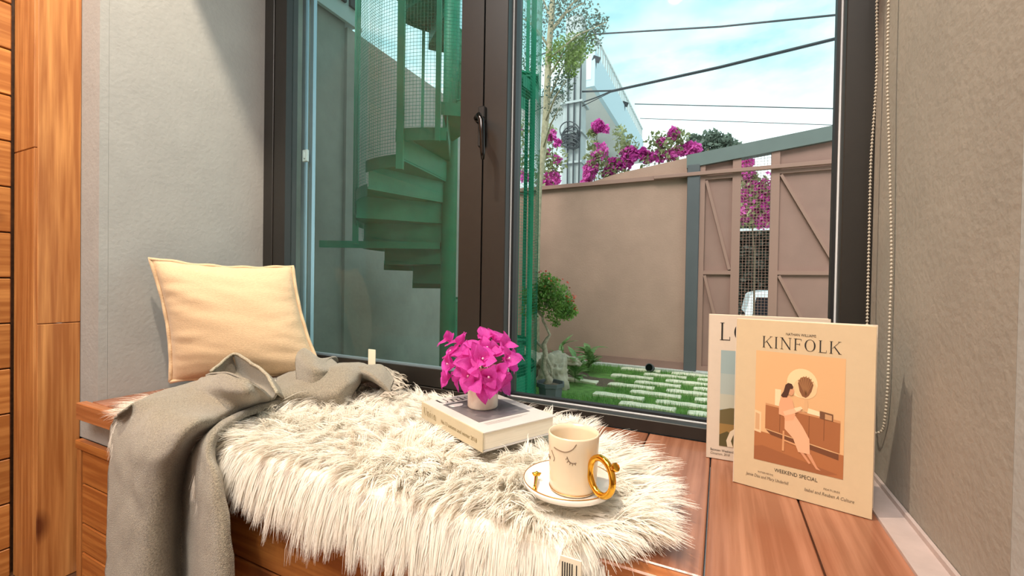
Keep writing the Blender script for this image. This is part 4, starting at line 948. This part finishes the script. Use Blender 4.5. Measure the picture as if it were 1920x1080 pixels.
pl, wd_ = serif_word('Union', .016); pl = [[(a+.012, b+.011) for a, b in p_] for p_ in pl]
flat('spine_title', pl, Os, SX, NZ, -ay, M_inkt, spn, .0004)
print_text('spine_small_print', 'No.13 autumn and winter 2018', .011, Os+SX*.092+NZ*.013, SX, NZ, -ay, M_inkt, spn, width=.135, lift=.0004)
# ------------------------------------------------------------------ vase and flowers
vc = P(905, 762, z=.073); vx, vy = vc.x, vc.y; VR = .0325; VH = .088
vs = empty('flower_vase', (vx, vy, .073), 'small cream marbled ceramic cup vase standing on the hardback', 'vase')
MB().lathe([(0, .073), (VR-.002, .073), (VR, .076), (VR, .073+VH-.002), (VR-.0015, .073+VH), (VR-.004, .073+VH-.001), (VR-.004, .08), (0, .08)], (vx, vy, 0), 40).build('body', M_marble, vs, smooth=True)
fl = empty('bougainvillea_flowers', (vx, vy, .12), 'bunch of bright magenta bougainvillea blooms filling the cup vase', 'flowers')
def bract_mesh(seed):
    rd = random.Random(seed); L_ = 1.0; pts = []; fs = []; nu, nv = 6, 6
    for i in range(nu+1):
        t = i/nu; wdt = .46*math.sin(math.pi*min(1, t*1.02+.02))**.65*(1-.22*t)
        for j in range(nv+1):
            s_ = -1+2*j/nv
            cup = .30*(s_*s_)*wdt+.12*math.sin(t*3.1)+.05*math.sin(s_*7+t*5+seed)*abs(s_)+.07*math.sin(t*9+seed)*abs(s_)-.22*t*t
            pts.append((t*L_, s_*wdt, cup))
    for i in range(nu):
        for j in range(nv): fs.append((i*(nv+1)+j, (i+1)*(nv+1)+j, (i+1)*(nv+1)+j+1, i*(nv+1)+j+1))
    me = bpy.data.meshes.new('bract'); me.from_pydata(pts, [], fs); me.materials.append(M_petal); me.polygons.foreach_set('use_smooth', [True]*len(me.polygons)); return me
BMs = [bract_mesh(s_) for s_ in range(6)]
fd = vc; fdd = (vc-CM.translation).dot(fw); sc_ = fdd/F
heads = [(845, 690, .9), (838, 712, .8), (870, 665, .9), (862, 645, .7), (896, 655, .9), (885, 690, 1.2), (905, 680, 1.3), (925, 665, 1), (930, 640, .7), (950, 680, .95), (958, 690, .7), (935, 700, 1.2), (915, 712, 1.3), (890, 722, 1.3), (920, 726, 1.2), (942, 715, .9), (904, 732, 1.15), (870, 700, 1.0), (850, 668, .75), (910, 640, .8), (945, 655, .8), (880, 710, 1.1), (928, 722, 1.1), (856, 716, .7), (842, 640, .5), (898, 672, 1.2), (875, 682, 1.1), (912, 662, 1.0), (942, 726, .8), (965, 672, .6)]
oc = np.array(P(897, 690, y=vy))
cen = P(897, 695, y=vy)
stm = MB()
for i, (a, b, fr3) in enumerate(heads):
    c = P(a, b-6, d=fdd-.056*(fr3-.88)/.42+random.uniform(-.006, .006))
    c.z = max(c.z, .105) if (Vector((c.x-vx, c.y-vy)).length < VR+.01) else c.z
    out = (c-cen); out = out.normalized() if out.length > .004 else Vector((0, 0, 1)); fdir = (out*.8 - fw*.75*max(.2, fr3-.4) + Vector((0, 0, .1))).normalized()
    rq = fdir.to_track_quat('Z', 'Y')
    tw = random.uniform(0, 6.28)
    for k in range(3):
        el = R(random.uniform(30, 62)); az = tw+k*2.094+random.uniform(-.2, .2)
        dl = Vector((math.cos(az)*math.cos(el), math.sin(az)*math.cos(el), math.sin(el))); d_ = rq @ dl
        nn = (fdir - d_*fdir.dot(d_)).normalized(); sidev = nn.cross(d_)
        Mx = Matrix((d_, sidev, nn)).transposed().to_4x4(); Mx.translation = c - fdir*.010
        ob = bpy.data.objects.new('bract', random.choice(BMs)); COL.objects.link(ob); ob.parent = fl; ob.matrix_parent_inverse = Matrix.Translation(-fl.location)
        s3 = random.uniform(.029, .040); ob.matrix_basis = Mx @ Matrix.Diagonal((s3, s3*random.uniform(.9, 1.15), s3, 1))
    if i % 3 == 0:
        MB().tube([c-fdir*.008, c+fdir*.007, c+fdir*.010], [.0012, .0014, .0026], 6).build('flower_tube', M_tubef, fl, smooth=True)
    stm.tube([Vector((vx+random.uniform(-.012, .012), vy+random.uniform(-.012, .012), .085)), Vector((vx, vy, .14)).lerp(c, .3)+Vector((0, 0, .01)), c-fdir*.008], .0010, 5)
stm.build('stems', M_stem, fl)
# ------------------------------------------------------------------ mug, saucer, spoon
sc0 = P(1066, 905, z=.038); sx, sy = sc0.x, sc0.y; SR = .069
sr = empty('saucer', (sx, sy, .033), 'white saucer with a raised thin-gilt rim resting on the fur', 'saucer')
MB().lathe([(0, .033), (.05, .033), (SR-.002, .036), (SR, .043), (SR-.0012, .0452), (SR-.003, .0445), (SR-.006, .0385), (.045, .0365), (0, .0365)], (sx, sy, 0), 64).build('dish', M_saucer, sr, smooth=True)
MB().tube([(sx+(SR-.001)*math.cos(t*math.pi/32), sy+(SR-.001)*math.sin(t*math.pi/32), .0453) for t in range(65)], .0007, 6).build('gilt_rim', M_goldl, sr, smooth=True)
mc = P(1074, 912, z=.039); mx_, my_ = mc.x, mc.y; MH = .082
MR0, MR1 = .0345, .0375
mug = empty('mug', (mx_, my_, .037), 'cream ceramic mug with sleeping eyelash drawing and gold ring handle', 'mug')
prof = [(0, .0372), (MR0-.003, .0372), (MR0, .0395)] + [(MR0+(MR1-MR0)*t, .0395+MH*t) for t in (.25, .5, .75, .97)] + [(MR1-.0008, .0395+MH), (MR1-.0022, .0395+MH-.0004)] + [(MR0+(MR1-MR0)*t-.003, .0395+MH*t) for t in (.9, .5, .1)] + [(0, .044)]
MB().lathe(prof, (mx_, my_, 0), 64).build('body', M_ceram, mug, smooth=True)
av = math.atan2(-my_, -mx_)      # toward the camera
def MP(da, t, off=.0004): a_ = av+R(da); r0 = MR0+(MR1-MR0)*t+off; return Vector((mx_+r0*math.cos(a_), my_+r0*math.sin(a_), .0395+MH*t))
def mline(pts, rad=.0005): return MB().tube([MP(a_, t) for a_, t in pts], rad, 5)
def arc(pts, n=6):
    A = [Vector((a_, b_, 0)) for a_, b_ in pts]; G_ = sheet([A, A], n)[0]; return [(p_[0], p_[1]) for p_ in G_]
mline(arc([(-12+18, .93), (-2, .84), (-16, .78), (-32, .78), (-48, .80)])).build('hair_line', M_line, mug)
mline(arc([(-58, .72), (-50, .64), (-47, .60), (-50, .55)])).build('nose_line', M_line, mug)
ey = mline(arc([(-14, .70), (-9, .625), (-1, .60), (7, .61)]), .0006)
for a_, b_, c_, d_ in ((-13, .68, -17, .65), (-10.5, .64, -14, .60), (-6, .615, -8, .57), (-1, .60, -2, .555), (4, .605, 5, .565)): ey.tube([MP(a_, b_), MP(c_, d_)], .0004, 5)
ey.build('eyelashes', M_line, mug)
e2 = mline(arc([(-66, .58), (-72, .56), (-80, .58)]), .0006)
for a_, b_, c_, d_ in ((-68, .57, -67, .53), (-74, .56, -74, .52)): e2.tube([MP(a_, b_), MP(c_, d_)], .0004, 5)
e2.build('eyelashes', M_line, mug)
mline([(d_, .02) for d_ in range(-180, 181, 8)], .0005).build('base_line', M_goldl, mug)
ha = av+R(42); hdv = Vector((math.cos(ha), math.sin(ha), 0)); RR = .0215; hc = Vector((mx_, my_, .0395+MH*.44))+hdv*(MR1+RR-.002)
hp_ = MB().tube([hc+hdv*(RR*math.cos(t))+Vector((0, 0, RR*1.18*math.sin(t))) for t in [i*math.pi/20 for i in range(41)]], .0047, 12, cap=False)
hn = hp_.build('handle', M_gold, mug, smooth=True)
pt_ = Vector((mx_, my_, hc.z))+hdv*(MR1-.003); MB().bar(pt_+Vector((0, 0, -.012)), pt_+Vector((0, 0, .012)), .008, .009, hdv).build('handle_plate', M_gold, mug, bevel=.001)
gq = hc+hdv*RR*math.cos(R(38))+Vector((0, 0, RR*1.18*math.sin(R(38)))); gd = (hdv*.8+Vector((0, 0, .6))).normalized()
MB().tube([gq+gd*.003, gq+gd*.0065, gq+gd*.011, gq+gd*.0135, gq+gd*.0142], [.0034, .0046, .0062, .0056, .003], 8).build('ring_gem', M_gold, hn)
spb = P(1002, 920, z=.040); spt = P(1006, 889, z=.047)
spn_ = empty('teaspoon', tuple(spb), 'tiny gold figure-topped teaspoon lying on the saucer', 'spoon')
dv = (spt-spb).normalized(); hgt = Vector((0, 0, 1))
MB().tube([spb, spb.lerp(spt, .3), spb.lerp(spt, .75), spt], [.0035, .0022, .0030, .0014], 10).build('stem', M_gold, spn_, smooth=True)
sv = rt
MB().tube([spt-sv*.007+dv*.003, spt-sv*.003, spt, spt+sv*.003, spt+sv*.007+dv*.003], [.0008, .0036, .0016, .0036, .0008], 8).build('bow_finial', M_gold, spn_, smooth=True)
MB().tube([spt+dv*.0005, spt+dv*.005], [.0028, .0022], 8).build('knob', M_gold, spn_, smooth=True)
# ------------------------------------------------------------------ magazines standing on the bench
def board(L0, R0, h_, t_, name, m, parent, bevel=.0004, z0_=.001):
    d_ = (R0-L0).normalized(); n_ = Vector((d_.y, -d_.x, 0))
    return MB().add([L0+Vector((0, 0, z0_)), R0+Vector((0, 0, z0_)), R0-n_*t_+Vector((0, 0, z0_)), L0-n_*t_+Vector((0, 0, z0_)), L0+Vector((0, 0, h_)), R0+Vector((0, 0, h_)), R0-n_*t_+Vector((0, 0, h_)), L0-n_*t_+Vector((0, 0, h_))], [(0, 3, 2, 1), (4, 5, 6, 7), (0, 1, 5, 4), (1, 2, 6, 5), (2, 3, 7, 6), (3, 0, 4, 7)]).build(name, m, parent, bevel=bevel)
ML = P(1375, 903, z=.001); ML.z = 0; MRt = P(1635, 975, z=.001); MRt.z = 0
HM = .285
m1 = empty('magazine', tuple((ML+MRt)/2), 'ivory book in front with a sepia picture of a seated reader on its cover', 'magazine', 'lifestyle books standing by the window')
fc = board(ML, MRt, HM, .0022, 'front_cover', M_mag, m1)
md = (MRt-ML).normalized(); mn = Vector((md.y, -md.x, 0)); MW = (MRt-ML).length
BKR = P(1650, 960, z=.001); BKR.z = 0; bl0 = ML-mn*.010
bkd = (BKR-bl0).normalized()
board(bl0, bl0+bkd*(MW+.004), HM, .0022, 'back_cover', M_mag2, m1)
MB().add([ML+Vector((0, 0, .001)), ML-mn*.0122+Vector((0, 0, .001)), ML-mn*.0122-md*.001+Vector((0, 0, .001)), ML-md*.001+Vector((0, 0, .001))]+[p_+Vector((0, 0, HM)) for p_ in (ML, ML-mn*.0122, ML-mn*.0122-md*.001, ML-md*.001)], [(0, 3, 2, 1), (4, 5, 6, 7), (0, 1, 5, 4), (1, 2, 6, 5), (2, 3, 7, 6), (3, 0, 4, 7)]).build('spine', M_mag2, m1)
MB().prism([ML-mn*.003+md*.002, MRt-mn*.003-md*.004, bl0+mn*.0006+bkd*(MW-.002), bl0+mn*.0006+md*.002], (0, 0, HM-.004)).build('page_block', M_pages, m1)
UZ = Vector((0, 0, 1))
def MU(s_): return s_*MW
def mflat(name, polys, m, lift): return flat(name, [[(a, b) for a, b in p_] for p_ in polys], ML, md, UZ, mn, m, fc, lift)
pl, wd_ = serif_word('KINFOLK', .0190, .20); x0_ = MU(.215); k_ = (MU(.775)-x0_)/wd_
mflat('cover_title', [[(x0_+a*k_, .2395+b) for a, b in p_] for p_ in pl], M_ink, .0005)
print_text('cover_author', 'NATHAN WILLIAMS', .006, ML+md*MU(.50)+UZ*.2625, md, UZ, mn, M_ink, fc, width=.040, center=True)
print_text('cover_edition', 'WEEKEND SPECIAL', .0085, ML+md*MU(.485)+UZ*.0365, md, UZ, mn, M_ink, fc, width=.058, center=True)
print_text('cover_heading', 'INTERVIEWS', .004, ML+md*MU(.26)+UZ*.0285, md, UZ, mn, M_inks, fc, width=.022, center=True)
print_text('cover_names', 'Jamie Dias and Mary Underhill', .0075, ML+md*MU(.27)+UZ*.0200, md, UZ, mn, M_inks, fc, width=.062, shear=.25, center=True)
print_text('cover_heading', 'FEATURES', .004, ML+md*MU(.74)+UZ*.0275, md, UZ, mn, M_inks, fc, width=.020, center=True)
print_text('cover_names', 'Isabel and Reuben A Culture', .0075, ML+md*MU(.72)+UZ*.0180, md, UZ, mn, M_inks, fc, width=.062, shear=.25, center=True)
px0, px1, pz0, pz1 = MU(.165), MU(.812), .0500, .2335
def pic(name, pts, col, lift, rough=.6): 
    m = MATS.get('ink_%d_%d_%d' % col) or mat('ink_%d_%d_%d' % col, col, rough)
    return mflat(name, [[(px0+a*(px1-px0), pz1-b*(pz1-pz0)) for a, b in pts]], m, lift)
def ell(cx_, cy_, rx, ry, n=28): return [(cx_+rx*math.cos(i*2*math.pi/n), cy_+ry*math.sin(i*2*math.pi/n)) for i in range(n)]
pic('cover_picture', [(0, 1), (1, 1), (1, 0), (0, 0)], (216, 172, 124), .0003)
pic('picture_floor', [(0, 1), (1, 1), (1, .80), (0, .73)], (166, 104, 62), .0004)
pic('picture_rug', [(.0, .88), (.10, .86), (.95, .97), (.80, 1.0), (.0, 1.0)], (150, 92, 56), .0005)
pic('picture_mirror', ell(.545, .25, .17, .128), (236, 204, 158), .0005)
pic('picture_mirror_shade', ell(.58, .29, .13, .09), (226, 190, 144), .0006)
pic('picture_frame', [(.24, .50), (.31, .50), (.31, .33), (.24, .33)], (238, 208, 168), .0005)
pic('picture_frame', [(.0, .74), (.08, .75), (.08, .56), (.0, .545)], (228, 192, 150), .0005)
pic('picture_frame', [(.01, .72), (.06, .725), (.06, .58), (.01, .57)], (202, 160, 118), .0006)
pic('picture_sideboard_shadow', [(.14, .71), (.95, .80), (.95, .85), (.2, .75)], (110, 66, 40), .0005)
pic('picture_sideboard', [(.13, .70), (.96, .79), (.96, .52), (.13, .47)], (158, 98, 58), .0006)
pic('picture_sideboard_top', [(.13, .487), (.96, .54), (.96, .52), (.13, .47)], (196, 140, 94), .0008)
for a_ in (.30, .47, .63, .79): pic('picture_door_line', [(a_, .71), (a_+.006, .71), (a_+.006, .52), (a_, .52)], (126, 76, 44), .0008)
pic('picture_plant', [(.50, .25), (.53, .20), (.58, .19), (.63, .20), (.67, .25), (.65, .31), (.62, .35), (.59, .37), (.55, .36), (.52, .32)], (124, 80, 50), .0008)
for a_ in range(7): t_ = -.9+a_*.3; pic('picture_frond', [(.585, .35), (.595, .35), (.59+.10*math.sin(t_)+.004, .28-.10*math.cos(t_)), (.59+.10*math.sin(t_)-.012, .29-.10*math.cos(t_))], (150, 104, 66), .0009)
pic('picture_glass_vase', [(.57, .49), (.62, .495), (.61, .38), (.575, .38)], (212, 168, 122), .0008)
pic('picture_papers', [(.61, .50), (.75, .51), (.74, .47), (.62, .455)], (240, 214, 174), .0010)
pic('picture_radio', [(.745, .525), (.885, .535), (.885, .475), (.745, .462)], (112, 74, 48), .0010)
pic('picture_radio_face', [(.80, .525), (.872, .530), (.872, .487), (.80, .48)], (190, 146, 104), .0011)
pic('picture_stool', [(.34, .69), (.36, .69), (.36, .87), (.335, .87)], (206, 150, 104), .0010)
pic('picture_stool', [(.355, .78), (.49, .80), (.49, .785), (.355, .765)], (206, 150, 104), .0010)
pic('picture_leg', [(.53, .84), (.58, .85), (.66, .925), (.64, .935)], (206, 146, 110), .0010)
pic('picture_leg', [(.60, .84), (.66, .85), (.73, .945), (.77, .97), (.72, .965)], (206, 146, 110), .0010)
pic('picture_trousers', [(.36, .56), (.48, .54), (.56, .62), (.64, .72), (.65, .85), (.52, .85), (.46, .74), (.36, .67)], (226, 172, 136), .0012)
pic('picture_blouse', [(.31, .39), (.38, .37), (.44, .40), (.46, .46), (.48, .53), (.46, .58), (.37, .60), (.35, .56), (.29, .55), (.29, .46)], (222, 162, 124), .0013)
pic('picture_arm', [(.34, .52), (.42, .49), (.53, .46), (.54, .49), (.44, .53), (.36, .555)], (232, 180, 144), .0014)
pic('picture_open_book', [(.46, .475), (.54, .45), (.56, .47), (.49, .50)], (240, 206, 168), .0015)
pic('picture_face', ell(.425, .33, .035, .038, 14), (206, 150, 112), .0014)
pic('picture_hair', [(.36, .28), (.39, .26), (.43, .265), (.45, .29), (.44, .31), (.415, .31), (.40, .35), (.38, .39), (.33, .395), (.31, .38), (.34, .34)], (74, 42, 28), .0015)
NLb = P(1325, 857, z=.001); NLb.z = 0
m2 = empty('magazine', (NLb.x+.1, NLb.y, 0), 'white book standing behind the ivory one, landscape picture half hidden', 'magazine', 'lifestyle books standing by the window')
NR = Vector((NLb.x+.197, NLb.y+.006, 0)); H2 = .2845
f2 = board(NLb, NR, H2, .0022, 'front_cover', M_mag2, m2); nd = (NR-NLb).normalized(); nn2 = Vector((nd.y, -nd.x, 0))
board(NLb-nn2*.0165, NR-nn2*.0165, H2, .0022, 'back_cover', M_mag2, m2)
board(NLb-nn2*.0025+nd*.003, NR-nn2*.0025-nd*.004, H2-.004, .0135, 'page_block', M_pages, m2)
board(NLb-nn2*.0001-nd*.0011, NLb-nn2*.0001-nd*.0001, H2, .0185, 'spine', M_mag2, m2, bevel=0)
pl, wd_ = serif_word('LOVE'[:2], .0300, .16)
def nflat(name, polys, m, lift=.0005): return flat(name, polys, NLb, nd, UZ, nn2, m, f2, lift)
nflat('cover_title', [[(.019+a, .2350+b*1.15) for a, b in p_] for p_ in pl], M_ink)
def npic(name, pts, col, lift):
    m = MATS.get('ink_%d_%d_%d' % col) or mat('ink_%d_%d_%d' % col, col, .6); nflat(name, [pts], m, lift)
npic('cover_picture', [(.0215, .028), (.175, .028), (.175, .2155), (.0215, .2155)], (150, 170, 172), .0003)
npic('picture_sky', [(.0215, .13), (.175, .13), (.175, .17), (.0215, .17)], (166, 178, 174), .0004)
npic('picture_sky', [(.0215, .10), (.175, .10), (.175, .13), (.0215, .13)], (184, 184, 168), .0004)
npic('picture_hill', [(.0215, .07), (.175, .07), (.175, .11), (.08, .106), (.04, .104), (.0215, .098)], (104, 92, 58), .0005)
npic('picture_field', [(.0215, .028), (.175, .028), (.175, .072), (.0215, .072)], (150, 118, 66), .0006)
npic('picture_bush', [(.0215, .028), (.045, .028), (.048, .05), (.035, .058), (.0215, .05)], (88, 78, 44), .0007)
npic('picture_road', [(.036, .028), (.046, .028), (.042, .04), (.048, .058), (.060, .07), (.054, .07), (.040, .058), (.034, .04)], (224, 206, 180), .0008)
print_text('cover_names', 'Between Weekend', .0068, NLb+nd*.0065+UZ*.0165, nd, UZ, nn2, M_ink, f2, width=.040)
print_text('cover_names', 'Cinnamon, 2018', .0068, NLb+nd*.0065+UZ*.0095, nd, UZ, nn2, M_inks, f2, width=.034, shear=.25)
# ------------------------------------------------------------------ blind bead chain
ch = empty('bead_chain', (.245, .95, 1.5), 'grey ball chain of a roller blind looping beside the window', 'blind chain')
def chain_pts(p_, step):
    out = [p_[0]]; acc = 0
    for a_, b_ in zip(p_[:-1], p_[1:]):
        seg_ = (b_-a_).length; t = step-acc
        while t < seg_: out.append(a_.lerp(b_, t/seg_)); t += step
        acc = seg_-(t-step)
    return out
cpts = [P(1648, -140, y=.985), P(1644, 0, y=.985), P(1644, 120, y=.985), P(1640, 200, y=.985), P(1633, 300, y=.985), P(1630, 420, y=.985), P(1627, 560, y=.985), P(1625, 640, y=.975), P(1622, 720, y=.965), P(1622, 780, y=.955), P(1630, 806, y=.945), P(1642, 812, y=.935), P(1656, 806, y=.925), P(1668, 786, y=.915), P(1678, 745, y=.908), P(1682, 690, y=.905), P(1680, 600, y=.905), P(1674, 480, y=.905), P(1668, 300, y=.908), P(1664, 150, y=.912), P(1666, 0, y=.912), P(1668, -140, y=.912)]
cpts = [Vector((min(p_.x, XR-.005), p_.y, p_.z)) for p_ in cpts]
G = sheet([cpts, cpts], 6)[0]; cpts = [Vector(p_) for p_ in G]
bds = chain_pts(cpts, .0062)
b = bmesh.new(); bmesh.ops.create_icosphere(b, subdivisions=1, radius=.0026); bv = [v.co.copy() for v in b.verts]; bf = [tuple(v.index for v in f.verts) for f in b.faces]; b.free()
cb_ = MB()
for p_ in bds: cb_.add([p_+v for v in bv], bf)
o = cb_.build('beads', M_chain, ch, smooth=True, kind='stuff')
MB().tube(cpts, .0007, 5).build('cord', M_chain, ch)
